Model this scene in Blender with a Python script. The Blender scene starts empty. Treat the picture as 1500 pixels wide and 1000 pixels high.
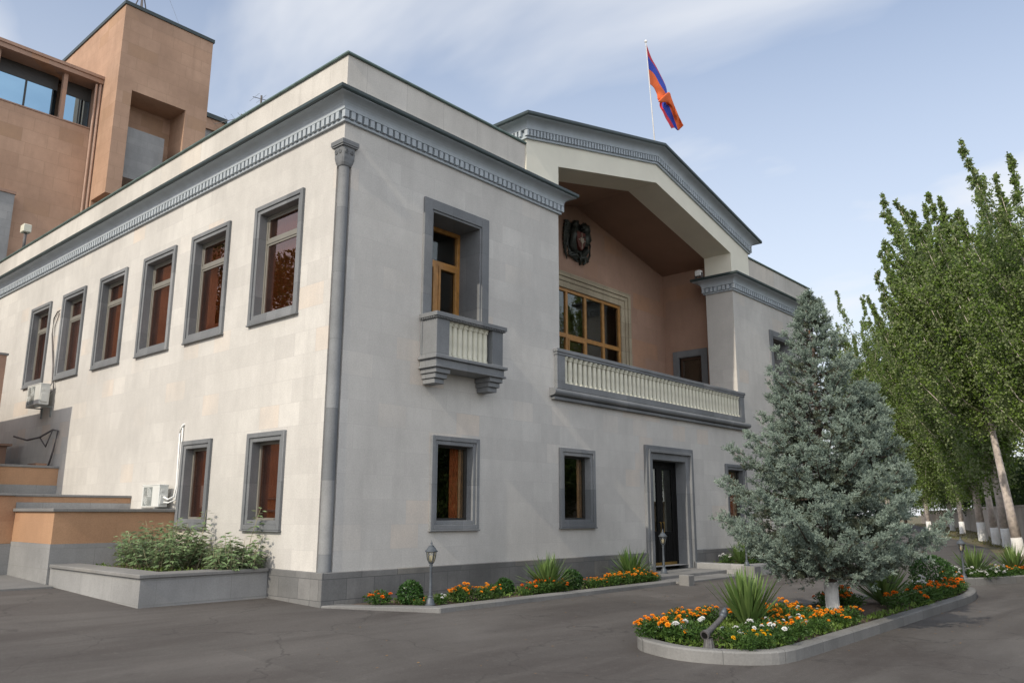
import bpy, bmesh, math, random
import numpy as np
from mathutils import Vector, Matrix
S = bpy.context.scene
COL = S.collection
rad = math.radians

# ------------------------------------------------------------------ camera, sky, sun, exposure
cam = bpy.data.cameras.new("camera"); cam_o = bpy.data.objects.new("camera", cam); COL.objects.link(cam_o)
cam.sensor_width = 36.0; cam.lens = 1183.107 / 1500 * 36; cam.clip_end = 4000; cam.clip_start = 0.05
AZ, EL, RO = 0.840905061, 0.208745748, 0.00337440419
F = Vector((math.sin(AZ)*math.cos(EL), math.cos(AZ)*math.cos(EL), math.sin(EL)))
R0 = Vector((math.cos(AZ), -math.sin(AZ), 0)); U0 = R0.cross(F)
R = R0*math.cos(RO) + U0*math.sin(RO); U = -R0*math.sin(RO) + U0*math.cos(RO)
m = Matrix((R, U, -F)).transposed().to_4x4(); m.translation = Vector((-7.73314634, -10.8394097, 1.56877835))
cam_o.matrix_world = m
S.camera = cam_o

SUN_EL = 35.0; SUN_AZ = 266.2     # azimuth clockwise from +Y: the sun stands at -X and a little towards -Y
w = bpy.data.worlds.new("World"); S.world = w; w.use_nodes = True
nt = w.node_tree; nd = nt.nodes; ln = nt.links; nd.clear()
out = nd.new('ShaderNodeOutputWorld'); bg = nd.new('ShaderNodeBackground')
sky = nd.new('ShaderNodeTexSky'); sky.sky_type = 'NISHITA'; sky.sun_disc = False
sky.sun_elevation = rad(SUN_EL); sky.sun_rotation = rad(SUN_AZ); sky.air_density = 1.0; sky.dust_density = 1.3; sky.ozone_density = 1.2
tc = nd.new('ShaderNodeTexCoord'); sep = nd.new('ShaderNodeSeparateXYZ'); ln.new(tc.outputs['Generated'], sep.inputs[0])
def mth(op, a, b):
    n = nd.new('ShaderNodeMath'); n.operation = op
    for i, v in enumerate((a, b)):
        if v is None: continue
        if isinstance(v, (int, float)): n.inputs[i].default_value = v
        else: ln.new(v, n.inputs[i])
    return n.outputs[0]
zz = mth('ADD', mth('MAXIMUM', sep.outputs['Z'], 0.0), 0.22)
cmb = nd.new('ShaderNodeCombineXYZ'); ln.new(mth('DIVIDE', sep.outputs['X'], zz), cmb.inputs[0]); ln.new(mth('DIVIDE', sep.outputs['Y'], zz), cmb.inputs[1])
mp = nd.new('ShaderNodeMapping'); mp.inputs['Rotation'].default_value = (0, 0, rad(28)); mp.inputs['Scale'].default_value = (1.0, 0.55, 1.0); mp.inputs['Location'].default_value = (1.55, 1.05, 0)
ln.new(cmb.outputs[0], mp.inputs[0])
cn = nd.new('ShaderNodeTexNoise'); cn.inputs['Scale'].default_value = 1.5; cn.inputs['Detail'].default_value = 6; cn.inputs['Roughness'].default_value = 0.52; cn.inputs['Distortion'].default_value = 0.35
ln.new(mp.outputs[0], cn.inputs['Vector'])
cr = nd.new('ShaderNodeMapRange'); cr.interpolation_type = 'SMOOTHSTEP'
cr.inputs['From Min'].default_value = 0.38; cr.inputs['From Max'].default_value = 0.68; cr.inputs['To Min'].default_value = 0.16; cr.inputs['To Max'].default_value = 0.95
ln.new(cn.outputs['Fac'], cr.inputs['Value'])
cmix = nd.new('ShaderNodeMix'); cmix.data_type = 'RGBA'; hz = mth('MULTIPLY', mth('MAXIMUM', mth('SUBTRACT', 1.0, mth('DIVIDE', sep.outputs['Z'], 0.72)), 0.0), 0.95)   # the air whitens towards the horizon
fill_side = mth('MAXIMUM', mth('ADD', mth('MULTIPLY', sep.outputs['X'], -0.42), mth('MULTIPLY', sep.outputs['Y'], -0.90)), 0.0)   # added: unseen clouds behind the camera, thickened and brightened as fill for the facade
ln.new(mth('MAXIMUM', mth('MAXIMUM', cr.outputs[0], hz), mth('MULTIPLY', fill_side, 0.9)), cmix.inputs[0])
cv = nd.new('ShaderNodeVectorMath'); cv.operation = 'SCALE'; cv.inputs[0].default_value = (4.7, 4.8, 5.0); ln.new(mth('ADD', 1.0, mth('MULTIPLY', fill_side, .85)), cv.inputs['Scale']); ln.new(sky.outputs[0], cmix.inputs[6])
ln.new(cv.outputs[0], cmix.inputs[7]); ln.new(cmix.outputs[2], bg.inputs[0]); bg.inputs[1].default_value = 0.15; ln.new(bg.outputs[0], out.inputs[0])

sun = bpy.data.lights.new("sun", 'SUN'); sun.energy = 2.5; sun.angle = rad(0.5); sun.color = (1.0, 0.905, 0.76)
sun_o = bpy.data.objects.new("sun", sun); COL.objects.link(sun_o)
sdir = Vector((math.sin(rad(SUN_AZ))*math.cos(rad(SUN_EL)), math.cos(rad(SUN_AZ))*math.cos(rad(SUN_EL)), math.sin(rad(SUN_EL))))
sun_o.rotation_euler = sdir.to_track_quat('Z', 'Y').to_euler(); sun_o.location = (-30, 0, 30)
S.view_settings.view_transform = 'Standard'; S.view_settings.look = 'None'; S.view_settings.gamma = 1; S.view_settings.exposure = 0.38
S.view_settings.use_curve_mapping = False
S.render.engine = 'CYCLES'
S.cycles.max_bounces = 7; S.cycles.diffuse_bounces = 4; S.cycles.transparent_max_bounces = 12

# ------------------------------------------------------------------ helpers
class MB:
    def __init__(s): s.v = []; s.f = []; s.mi = []
    def quad(s, pts, mi=0):
        n = len(s.v); s.v += [tuple(p) for p in pts]; s.f.append(tuple(range(n, n+len(pts)))); s.mi.append(mi)
    def box(s, x0, x1, y0, y1, z0, z1, mi=0, skip=''):
        n = len(s.v)
        s.v += [(x0,y0,z0),(x1,y0,z0),(x1,y1,z0),(x0,y1,z0),(x0,y0,z1),(x1,y0,z1),(x1,y1,z1),(x0,y1,z1)]
        for k, f in (('b',(0,3,2,1)),('t',(4,5,6,7)),('f',(0,1,5,4)),('r',(1,2,6,5)),('k',(2,3,7,6)),('l',(3,0,4,7))):
            if k not in skip: s.f.append(tuple(n+i for i in f)); s.mi.append(mi)
    def prism(s, poly, axis, a0, a1, mi=0):
        """poly: 2D points; axis 'x': (y,z) extruded in x; 'y': (x,z); 'z': (x,y)."""
        def P(p, a):
            return {'x': (a, p[0], p[1]), 'y': (p[0], a, p[1]), 'z': (p[0], p[1], a)}[axis]
        n = len(s.v); k = len(poly)
        s.v += [P(p, a0) for p in poly] + [P(p, a1) for p in poly]
        s.f.append(tuple(range(n+k-1, n-1, -1))); s.f.append(tuple(range(n+k, n+2*k))); s.mi += [mi, mi]
        for i in range(k):
            j = (i+1) % k; s.f.append((n+i, n+j, n+k+j, n+k+i)); s.mi.append(mi)
    def lathe(s, prof, c=(0,0,0), n=16, mi=0):
        b = len(s.v); k = len(prof)
        for (r, z) in prof:
            for i in range(n):
                a = 2*math.pi*i/n; s.v.append((c[0]+r*math.cos(a), c[1]+r*math.sin(a), c[2]+z))
        for q in range(k-1):
            for i in range(n):
                j = (i+1) % n; s.f.append((b+q*n+i, b+q*n+j, b+(q+1)*n+j, b+(q+1)*n+i)); s.mi.append(mi)
        s.f.append(tuple(b+i for i in range(n-1, -1, -1))); s.mi.append(mi)
        s.f.append(tuple(b+(k-1)*n+i for i in range(n))); s.mi.append(mi)
    def tube(s, pts, r, n=8, mi=0):
        pts = [Vector(p) for p in pts]; rr = r if isinstance(r, (list, tuple)) else [r]*len(pts)
        b = len(s.v); ref = None
        for i, p in enumerate(pts):
            t = (pts[min(i+1, len(pts)-1)] - pts[max(i-1, 0)])
            t = t.normalized() if t.length > 1e-9 else Vector((0,0,1))
            if ref is None: ref = Vector((0,0,1)) if abs(t.z) < 0.9 else Vector((1,0,0))
            a = t.cross(ref).normalized(); c = t.cross(a).normalized(); ref = c.cross(t) if False else ref
            for k in range(n):
                an = 2*math.pi*k/n; s.v.append(tuple(p + (a*math.cos(an)+c*math.sin(an))*rr[i]))
        for i in range(len(pts)-1):
            for k in range(n):
                j = (k+1) % n; s.f.append((b+i*n+k, b+i*n+j, b+(i+1)*n+j, b+(i+1)*n+k)); s.mi.append(mi)
        s.f.append(tuple(b+k for k in range(n))); s.mi.append(mi)
        s.f.append(tuple(b+(len(pts)-1)*n+k for k in range(n-1, -1, -1))); s.mi.append(mi)
    def mesh(s, name, mats, smooth=False, fix=True):
        me = bpy.data.meshes.new(name); me.from_pydata(s.v, [], s.f)
        for mt in (mats if isinstance(mats, (list, tuple)) else [mats]): me.materials.append(mt)
        me.polygons.foreach_set('material_index', s.mi)
        if fix:
            b = bmesh.new(); b.from_mesh(me); bmesh.ops.recalc_face_normals(b, faces=b.faces); b.to_mesh(me); b.free()
        if smooth: me.shade_smooth()
        return me
    def build(s, name, mats, parent=None, smooth=False, loc=None, bevel=0.0, fix=True, auto=None):
        o = bpy.data.objects.new(name, s.mesh(name, mats, smooth, fix)); COL.objects.link(o)
        if parent: o.parent = parent
        if loc: o.location = loc
        if auto: o.data.set_sharp_from_angle(angle=rad(auto)) if smooth else None
        if bevel:
            md = o.modifiers.new('bevel', 'BEVEL'); md.width = bevel; md.segments = 1; md.limit_method = 'ANGLE'
        return o
def npmesh(name, V, Fq, mats, mi=None, smooth=False):
    """V (N,3), Fq (M,k) uniform polygons"""
    V = np.asarray(V, np.float32); Fq = np.asarray(Fq, np.int32); M, k = Fq.shape
    me = bpy.data.meshes.new(name); me.vertices.add(len(V)); me.vertices.foreach_set('co', V.ravel())
    me.loops.add(M*k); me.loops.foreach_set('vertex_index', Fq.ravel())
    me.polygons.add(M); me.polygons.foreach_set('loop_start', np.arange(0, M*k, k, dtype=np.int32)); me.polygons.foreach_set('loop_total', np.full(M, k, np.int32))
    for mt in (mats if isinstance(mats, (list, tuple)) else [mats]): me.materials.append(mt)
    if mi is not None: me.polygons.foreach_set('material_index', np.asarray(mi, np.int32))
    me.update(calc_edges=True); me.validate()
    if smooth: me.shade_smooth()
    return me
def link(name, me, parent=None, loc=None):
    o = bpy.data.objects.new(name, me); COL.objects.link(o)
    if parent: o.parent = parent
    if loc is not None: o.location = loc
    return o
def empty(name, loc=(0,0,0), rz=0.0):
    o = bpy.data.objects.new(name, None); COL.objects.link(o); o.location = loc; o.rotation_euler = (0,0,rz); o.empty_display_size = 0.2; return o
def tag(o, label, cat, group=None):
    o['label'] = label; o['category'] = cat
    if group: o['group'] = group
    return o
def setting(o, kind='structure', label=None):
    o['kind'] = kind
    return o
def copy_tree(o, parent=None):
    c = o.copy(); COL.objects.link(c)
    if parent: c.parent = parent
    for ch in list(o.children): copy_tree(ch, c)
    return c
def sstep(t): t = min(max(t, 0), 1); return t*t*(3-2*t)
def g(x, y):
    return (.14 + .03*min(max(y, -9), 8))*(1 - sstep((x-12)/16))

# ------------------------------------------------------------------ materials
def new_mat(name):
    mt = bpy.data.materials.new(name); mt.use_nodes = True
    n = mt.node_tree.nodes; l = mt.node_tree.links; b = n['Principled BSDF']
    return mt, n, l, b
def mixc(n, l, fac, a, b, blend='MIX'):
    x = n.new('ShaderNodeMix'); x.data_type = 'RGBA'; x.blend_type = blend
    for sock, v in ((x.inputs[0], fac), (x.inputs[6], a), (x.inputs[7], b)):
        if isinstance(v, bpy.types.NodeSocket): l.new(v, sock)
        elif isinstance(v, (int, float)): sock.default_value = v
        else: sock.default_value = (*v, 1)
    return x.outputs[2]
def noise(n, l, scale, detail=4, rough=.55, vec=None, dist=0.0):
    t = n.new('ShaderNodeTexNoise'); t.inputs['Scale'].default_value = scale; t.inputs['Detail'].default_value = detail; t.inputs['Roughness'].default_value = rough; t.inputs['Distortion'].default_value = dist
    if vec is not None: l.new(vec, t.inputs['Vector'])
    return t.outputs['Fac']
def rng(n, l, v, a, b, c=0.0, d=1.0):
    t = n.new('ShaderNodeMapRange'); t.inputs[1].default_value = a; t.inputs[2].default_value = b; t.inputs[3].default_value = c; t.inputs[4].default_value = d
    l.new(v, t.inputs[0]); return t.outputs[0]
def objco(n): return n.new('ShaderNodeTexCoord').outputs['Object']
def geoco(n): return n.new('ShaderNodeNewGeometry').outputs['Position']
def mapping(n, l, v, scale=(1,1,1), rot=(0,0,0), loc=(0,0,0)):
    t = n.new('ShaderNodeMapping'); t.inputs['Scale'].default_value = scale; t.inputs['Rotation'].default_value = rot; t.inputs['Location'].default_value = loc; l.new(v, t.inputs[0]); return t.outputs[0]
def bump(n, l, b, h, strength=.3, dist=.02):
    t = n.new('ShaderNodeBump'); t.inputs['Strength'].default_value = strength; t.inputs['Distance'].default_value = dist; l.new(h, t.inputs['Height']); l.new(t.outputs[0], b.inputs['Normal'])
def plain(name, c, rough=.6, metal=0.0, var=.12, scale=6.0, spec=.5, bmp=0.0):
    mt, n, l, b = new_mat(name); co = objco(n)
    f = rng(n, l, noise(n, l, scale, 5, .6, co), .3, .7)
    l.new(mixc(n, l, f, [x*(1-var) for x in c], [min(1, x*(1+var)) for x in c]), b.inputs['Base Color'])
    b.inputs['Roughness'].default_value = rough; b.inputs['Metallic'].default_value = metal; b.inputs['Specular IOR Level'].default_value = spec
    if bmp: bump(n, l, b, noise(n, l, scale*8, 4, .6, co), bmp, .01)
    return mt
def masonry(name, c1, c2, odd, odd_amt, mortar, bw, bh, stain=.25, rough=.8, msize=.004, bmp=.25, fine=40, squash=0.0):
    """stone blocks laid in courses: u = x - y (so one material serves both wall directions), v = z"""
    mt, n, l, b = new_mat(name); co = geoco(n)
    sp = n.new('ShaderNodeSeparateXYZ'); l.new(co, sp.inputs[0])
    su = n.new('ShaderNodeMath'); su.operation = 'SUBTRACT'; l.new(sp.outputs[0], su.inputs[0]); l.new(sp.outputs[1], su.inputs[1])
    cb = n.new('ShaderNodeCombineXYZ'); l.new(su.outputs[0], cb.inputs[0]); l.new(sp.outputs[2], cb.inputs[1])
    vec = mapping(n, l, cb.outputs[0], loc=(3.37, 7.13, 0))
    br = n.new('ShaderNodeTexBrick'); l.new(vec, br.inputs['Vector']); br.offset = .42; br.offset_frequency = 2; br.squash = 1.35; br.squash_frequency = 3
    br.inputs['Scale'].default_value = 1; br.inputs['Brick Width'].default_value = bw; br.inputs['Row Height'].default_value = bh
    br.inputs['Mortar Size'].default_value = msize; br.inputs['Mortar Smooth'].default_value = .3; br.inputs['Bias'].default_value = 0
    br.inputs['Color1'].default_value = (0,0,0,1); br.inputs['Color2'].default_value = (1,1,1,1); br.inputs['Mortar'].default_value = (.5,.5,.5,1)
    tone = mixc(n, l, br.outputs['Color'], c1, c2)
    oddm = rng(n, l, br.outputs['Color'], 1-odd_amt, 1-odd_amt*.55)
    tone = mixc(n, l, oddm, tone, odd)
    big = rng(n, l, noise(n, l, .45, 5, .6, co), .35, .7)
    tone = mixc(n, l, big, tone, [x*(1-stain) for x in c1])
    # soft streaks running down the face
    st = rng(n, l, noise(n, l, 1.0, 4, .6, mapping(n, l, co, scale=(2.2, 2.2, .22))), .5, .78, 0, stain*1.1+.09)
    tone = mixc(n, l, st, tone, [x*.62 for x in c1])
    fg = rng(n, l, noise(n, l, fine, 5, .65, co), .25, .75, .86, 1.12)
    tone = mixc(n, l, 1.0, tone, rng(n, l, noise(n, l, 5.5, 5, .65, mapping(n, l, co, scale=(1,1,.55))), .3, .7, .95, 1.04), 'MULTIPLY')
    tone = mixc(n, l, 1.0, tone, fg, 'MULTIPLY')
    tone = mixc(n, l, br.outputs['Fac'], tone, mortar)
    l.new(tone, b.inputs['Base Color']); b.inputs['Roughness'].default_value = rough; b.inputs['Specular IOR Level'].default_value = .25
    hh = n.new('ShaderNodeMath'); hh.operation = 'SUBTRACT'; l.new(noise(n, l, fine*.6, 5, .6, co), hh.inputs[0]); l.new(br.outputs['Fac'], hh.inputs[1])
    bump(n, l, b, hh.outputs[0], bmp, .008)
    return mt
def leafmat(name, c1, c2, back=None, trans=.25, rough=.55, scale=.9):
    mt, n, l, b = new_mat(name); gi = n.new('ShaderNodeNewGeometry'); co = gi.outputs['Position']
    f = rng(n, l, noise(n, l, scale, 3, .6, co), .35, .65); rnd = n.new('ShaderNodeMath'); rnd.operation = 'MULTIPLY_ADD'
    l.new(gi.outputs['Random Per Island'], rnd.inputs[0]); rnd.inputs[1].default_value = .55; l.new(rng(n, l, f, 0, 1, 0, .45), rnd.inputs[2])
    c = mixc(n, l, rnd.outputs[0], c1, c2)
    if back: c = mixc(n, l, gi.outputs['Backfacing'], c, back)
    l.new(c, b.inputs['Base Color']); b.inputs['Roughness'].default_value = rough; b.inputs['Specular IOR Level'].default_value = .3
    if trans:
        tr = n.new('ShaderNodeBsdfTranslucent'); l.new(c, tr.inputs[0]); mx = n.new('ShaderNodeMixShader'); mx.inputs[0].default_value = trans
        l.new(b.outputs[0], mx.inputs[1]); l.new(tr.outputs[0], mx.inputs[2]); l.new(mx.outputs[0], n['Material Output'].inputs[0])
    return mt
def glass(name, tint, refl, spec_tint=(1,1,1), base=None):
    mt, n, l, b = new_mat(name); o = n['Material Output']
    tr = n.new('ShaderNodeBsdfTransparent'); tr.inputs[0].default_value = (*tint, 1)
    gl = n.new('ShaderNodeBsdfGlossy'); gl.inputs['Color'].default_value = (*spec_tint, 1); gl.inputs['Roughness'].default_value = 0.0
    co = objco(n); bp = n.new('ShaderNodeBump'); bp.inputs['Strength'].default_value = .04; bp.inputs['Distance'].default_value = .02
    l.new(noise(n, l, 1.3, 2, .5, co), bp.inputs['Height']); l.new(bp.outputs[0], gl.inputs['Normal'])
    fr = n.new('ShaderNodeFresnel')
    bfc = n.new('ShaderNodeNewGeometry'); l.new(rng(n, l, bfc.outputs['Backfacing'], 0, 1, 1.5, 1/1.5), fr.inputs['IOR'])   # same reflectance on both faces of the thin pane
    ad = n.new('ShaderNodeMath'); ad.operation = 'ADD'; ad.use_clamp = True; l.new(fr.outputs[0], ad.inputs[0]); ad.inputs[1].default_value = refl
    mx = n.new('ShaderNodeMixShader'); l.new(ad.outputs[0], mx.inputs[0]); l.new(tr.outputs[0], mx.inputs[1]); l.new(gl.outputs[0], mx.inputs[2]); l.new(mx.outputs[0], o.inputs[0])
    return mt

M = {}
M['lime'] = masonry('limestone_blocks', (.522,.502,.468), (.622,.60,.557), (.62,.55,.475), .12, (.46,.44,.415), .62, .405, stain=.10, msize=.0035, bmp=.2)
M['parapet'] = masonry('parapet_slabs', (.57,.54,.49), (.635,.605,.555), (.60,.55,.48), .1, (.36,.34,.31), .95, 3.0, stain=.22, msize=.004, bmp=.12)
M['basalt'] = masonry('basalt_blocks', (.165,.165,.162), (.255,.25,.24), (.25,.235,.205), .2, (.09,.09,.09), .55, .32, stain=.4, rough=.7, msize=.006, bmp=.25)
M['trim'] = masonry('grey_stone_trim', (.155,.163,.17), (.27,.277,.283), (.28,.28,.275), .12, (.10,.105,.11), .8, 1.15, stain=.15, rough=.7, msize=.003, bmp=.15)
M['cornice'] = plain('grey_painted_cornice', (.37,.41,.44), .65, var=.10, scale=3, bmp=.05)
M['plaster'] = plain('cream_plaster', (.72,.69,.58), .85, var=.05, scale=1.2, bmp=.08)
M['brown'] = masonry('brown_tuff_plaster', (.35,.225,.165), (.41,.265,.195), (.42,.245,.155), .15, (.34,.21,.15), .7, .5, stain=.12, msize=.002, bmp=.1)
M['soffit'] = plain('brown_soffit', (.27,.165,.115), .8, var=.08, scale=1.5)
M['orange'] = masonry('orange_tuff', (.43,.255,.15), (.50,.305,.18), (.38,.205,.12), .15, (.38,.23,.14), .8, .5, stain=.16, msize=.003, bmp=.2)
M['tuff'] = masonry('pale_orange_tuff', (.45,.29,.20), (.515,.34,.24), (.41,.26,.165), .18, (.30,.20,.13), 1.0, .6, stain=.22, msize=.006, bmp=.2)
M['greyst'] = masonry('weathered_grey_stone', (.30,.30,.295), (.37,.365,.355), (.36,.35,.33), .1, (.2,.2,.19), .9, .35, stain=.3, msize=.004, bmp=.2)
M['coping'] = masonry('grey_stone_coping', (.225,.222,.215), (.27,.265,.255), (.25,.24,.22), .1, (.14,.14,.135), .9, 6.0, stain=.3, msize=.004, bmp=.2)
M['copper'] = plain('green_copper_flashing', (.10,.15,.135), .5, var=.3, scale=4, metal=.0)
M['gutter'] = plain('dark_gutter_metal', (.03,.045,.045), .45, var=.2, scale=4)
M['wood'] = plain('golden_oak_frame', (.36,.175,.045), .4, var=.25, scale=7)
M['darkwood'] = plain('dark_brown_wood', (.05,.028,.018), .4, var=.2, scale=6)
M['frame'] = plain('beige_metal_frame', (.19,.18,.155), .5, var=.08)
M['darkframe'] = plain('dark_metal_frame', (.035,.033,.03), .45)
M['cream'] = plain('cream_painted_stone', (.60,.58,.47), .7, var=.10, scale=5)
M['curtain'] = plain('rust_curtain_cloth', (.40,.12,.045), .9, var=.25, scale=9)
M['blind'] = plain('red_brown_blind', (.175,.098,.056), .9, var=.2, scale=5)
M['tancurtain'] = plain('tan_curtain_cloth', (.40,.24,.11), .9, var=.2, scale=9)
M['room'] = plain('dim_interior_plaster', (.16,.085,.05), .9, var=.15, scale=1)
M['glass'] = glass('window_glass', (.86,.84,.80), .02, (.95,1,.95))
M['tint'] = glass('bronze_reflective_glass', (.70,.56,.47), .12, (1.0,.74,.66))
M['sky_glass'] = glass('blue_reflective_glass', (.10,.13,.16), .72, (.30,.48,.64))
M['roofing'] = plain('flat_roofing', (.12,.12,.12), .9)
M['black'] = plain('black_metal', (.008,.008,.008), .55, var=.2, spec=.15)
M['brass'] = plain('brass_plate', (.35,.22,.06), .35, metal=.8)
M['white'] = plain('white_paint', (.74,.74,.72), .5, var=.06)
M['offwhite'] = plain('white_enamel', (.62,.63,.60), .45, var=.06, scale=3)
M['grille'] = plain('grey_fan_grille', (.22,.24,.23), .6)
M['cable'] = plain('grey_cable', (.10,.09,.09), .6)
M['lampmetal'] = plain('weathered_grey_lamp_metal', (.085,.098,.112), .5, var=.25, scale=14, metal=.2)
M['oldmetal'] = plain('worn_dark_lamp_metal', (.085,.08,.08), .55, var=.3, scale=16)
M['lampglass'] = glass('lamp_glass', (.75,.72,.62), .06)
M['bulb'] = plain('frosted_bulb', (.75,.72,.62), .5)
M['bronze'] = plain('dark_bronze', (.045,.05,.042), .45, var=.35, scale=10, metal=.35)
M['redgold'] = plain('red_enamel', (.11,.03,.02), .5, var=.2)
M['gold'] = plain('pale_gold', (.36,.31,.24), .4, var=.1)
M['red'] = plain('red_flag_cloth', (.55,.025,.04), .8, var=.06, scale=3)
M['blue'] = plain('blue_flag_cloth', (.025,.06,.42), .8, var=.08, scale=3)
M['orangecloth'] = plain('orange_flag_cloth', (.78,.14,.03), .8, var=.06, scale=3)
M['soil'] = plain('garden_soil', (.10,.07,.05), .95, var=.35, scale=14, bmp=.8)
M['whitewash'] = plain('whitewashed_bark', (.70,.69,.66), .9, var=.10, scale=18, bmp=.8)
M['bark'] = plain('dark_spruce_bark', (.09,.065,.05), .9, var=.35, scale=18, bmp=.9)
M['poplarbark'] = plain('pale_poplar_bark', (.55,.48,.43), .85, var=.30, scale=6, bmp=.5)
M['kerb'] = masonry('grey_kerb_stone', (.20,.198,.19), (.25,.245,.235), (.22,.22,.22), .1, (.10,.10,.095), 1.05, 6.0, stain=.35, msize=.006, bmp=.35)
M['concrete'] = plain('weathered_concrete_wall', (.33,.28,.235), .9, var=.22, scale=1.1, bmp=.2)

def asphalt():
    mt, n, l, b = new_mat('worn_asphalt'); co = geoco(n)
    base = mixc(n, l, rng(n, l, noise(n, l, .28, 5, .6, co, .6), .33, .68), (.080,.073,.068), (.124,.115,.107))
    sw = rng(n, l, noise(n, l, .55, 4, .62, mapping(n, l, co, scale=(.30, 1.35, 1), rot=(0,0,rad(-8))), .8), .40, .70)
    base = mixc(n, l, sw, base, (.062,.054,.050))
    pale = rng(n, l, noise(n, l, .8, 5, .65, mapping(n, l, co, scale=(.22, 1.1, 1), rot=(0,0,rad(6)), loc=(7,3,0)), 1.0),   .50, .78, 0, .55)
    base = mixc(n, l, pale, base, (.135,.124,.115))
    pv = n.new('ShaderNodeTexVoronoi'); pv.inputs['Scale'].default_value = .16; l.new(mapping(n, l, co, scale=(.6, 1.5, 1), rot=(0,0,rad(7))), pv.inputs['Vector'])
    base = mixc(n, l, 1.0, base, rng(n, l, pv.outputs['Color'], 0, 1, .90, 1.08), 'MULTIPLY')
    oil = rng(n, l, noise(n, l, 2.1, 4, .55, co), .66, .76, 0, .45); base = mixc(n, l, oil, base, (.040,.036,.034))
    grit = rng(n, l, noise(n, l, 9.0, 5, .75, co), .56, .72, 0, .35); base = mixc(n, l, grit, base, (.15,.14,.128))
    sp = rng(n, l, noise(n, l, 170, 3, .8, co), .25, .75, .62, 1.38)
    sp2 = rng(n, l, noise(n, l, 42, 4, .75, co), .25, .75, .84, 1.16)
    base = mixc(n, l, 1.0, base, sp, 'MULTIPLY'); base = mixc(n, l, 1.0, base, sp2, 'MULTIPLY')
    vo = n.new('ShaderNodeTexVoronoi'); vo.feature = 'DISTANCE_TO_EDGE'; vo.inputs['Scale'].default_value = .33
    wv = n.new('ShaderNodeMix'); wv.data_type = 'VECTOR'
    nt_ = n.new('ShaderNodeTexNoise'); nt_.inputs['Scale'].default_value = 1.4; nt_.inputs['Detail'].default_value = 5; l.new(co, nt_.inputs['Vector'])
    ad = n.new('ShaderNodeVectorMath'); ad.operation = 'ADD'; l.new(co, ad.inputs[0]); l.new(nt_.outputs['Color'], ad.inputs[1]); l.new(ad.outputs[0], vo.inputs['Vector'])
    crk = rng(n, l, vo.outputs['Distance'], .0, .007, .6, 0)
    base = mixc(n, l, crk, base, (.04,.037,.035))
    l.new(base, b.inputs['Base Color']); b.inputs['Roughness'].default_value = .8; b.inputs['Specular IOR Level'].default_value = .3
    bump(n, l, b, noise(n, l, 120, 3, .7, co), .35, .006)
    return mt
M['asphalt'] = asphalt()
def dirt():
    mt, n, l, b = new_mat('dry_earth_and_grass'); co = geoco(n)
    c = mixc(n, l, rng(n, l, noise(n, l, .9, 6, .65, co), .38, .62), (.17,.12,.075), (.075,.085,.03))
    c = mixc(n, l, 1.0, c, rng(n, l, noise(n, l, 25, 4, .7, co), .25, .75, .7, 1.3), 'MULTIPLY')
    l.new(c, b.inputs['Base Color']); b.inputs['Roughness'].default_value = .95; bump(n, l, b, noise(n, l, 30, 4, .7, co), .6, .03)
    return mt
M['dirt'] = dirt()
M['poplarleaf'] = leafmat('poplar_leaf', (.055,.11,.016), (.19,.28,.045), back=(.25,.30,.14), trans=.36, scale=.5)
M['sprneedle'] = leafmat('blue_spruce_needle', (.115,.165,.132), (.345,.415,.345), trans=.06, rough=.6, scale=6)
M['sprold_shade'] = leafmat('old_needle_and_painted_shade', (.055,.072,.048), (.14,.16,.105), trans=.05, rough=.7, scale=5)  # older inner needles, darkened further to paint the shade inside the crown
M['yucca'] = leafmat('yucca_blade', (.06,.125,.03), (.18,.255,.08), trans=.15, rough=.4, scale=2)
M['marileaf'] = leafmat('marigold_leaf', (.025,.065,.012), (.075,.14,.028), trans=.2, scale=5)
M['box'] = leafmat('boxwood_leaf', (.022,.062,.014), (.055,.12,.028), trans=.15, rough=.4, scale=4)
M['coverleaf'] = leafmat('ground_cover_leaf', (.07,.13,.02), (.15,.22,.045), trans=.2, scale=3)
M['bigleaf'] = leafmat('greyish_green_leaf', (.10,.175,.07), (.26,.345,.17), back=(.30,.32,.21), trans=.2, scale=3)
M['treeleaf'] = leafmat('dark_tree_leaf', (.02,.045,.010), (.075,.115,.028), trans=.25, scale=.6)
M['orangepet'] = leafmat('orange_petal', (.85,.27,.010), (.95,.46,.03), trans=.2, scale=4)
M['deepor'] = leafmat('deep_orange_petal', (.80,.15,.008), (.90,.30,.015), trans=.2, scale=4)
M['whitepet'] = leafmat('white_petal', (.74,.74,.72), (.84,.84,.83), trans=.2, scale=4)
M['yellowpet'] = leafmat('yellow_petal', (.85,.48,.01), (.92,.60,.02), trans=.2, scale=4)
M['redpet'] = leafmat('red_petal', (.6,.02,.03), (.7,.04,.04), trans=.2, scale=4)

# ------------------------------------------------------------------ ground
def sheet(name, xs, ys, dz, mt):
    V = [(x, y, g(x, y)+dz) for y in ys for x in xs]; nx = len(xs)
    Q = [(j*nx+i, j*nx+i+1, (j+1)*nx+i+1, (j+1)*nx+i) for j in range(len(ys)-1) for i in range(nx-1)]
    return setting(link(name, npmesh(name, V, Q, mt, smooth=True)))
GX = [-900,-300,-120,-60,-40]+list(range(-30,12,2))+list(range(12,29))+[30,34,40,50,60,75,90,110,140,200,400,900]
GY = [-900,-300,-120,-60,-30,-20,-15,-12,-10,-9,-8,-7,-6,-5,-4,-3,-2,-1,0,1,2,3,4,5,6,7,8,9,10,12,15,20,30,45,60,90,150,400,900]
sheet('ground', GX, GY, -.012, M['dirt'])
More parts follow.
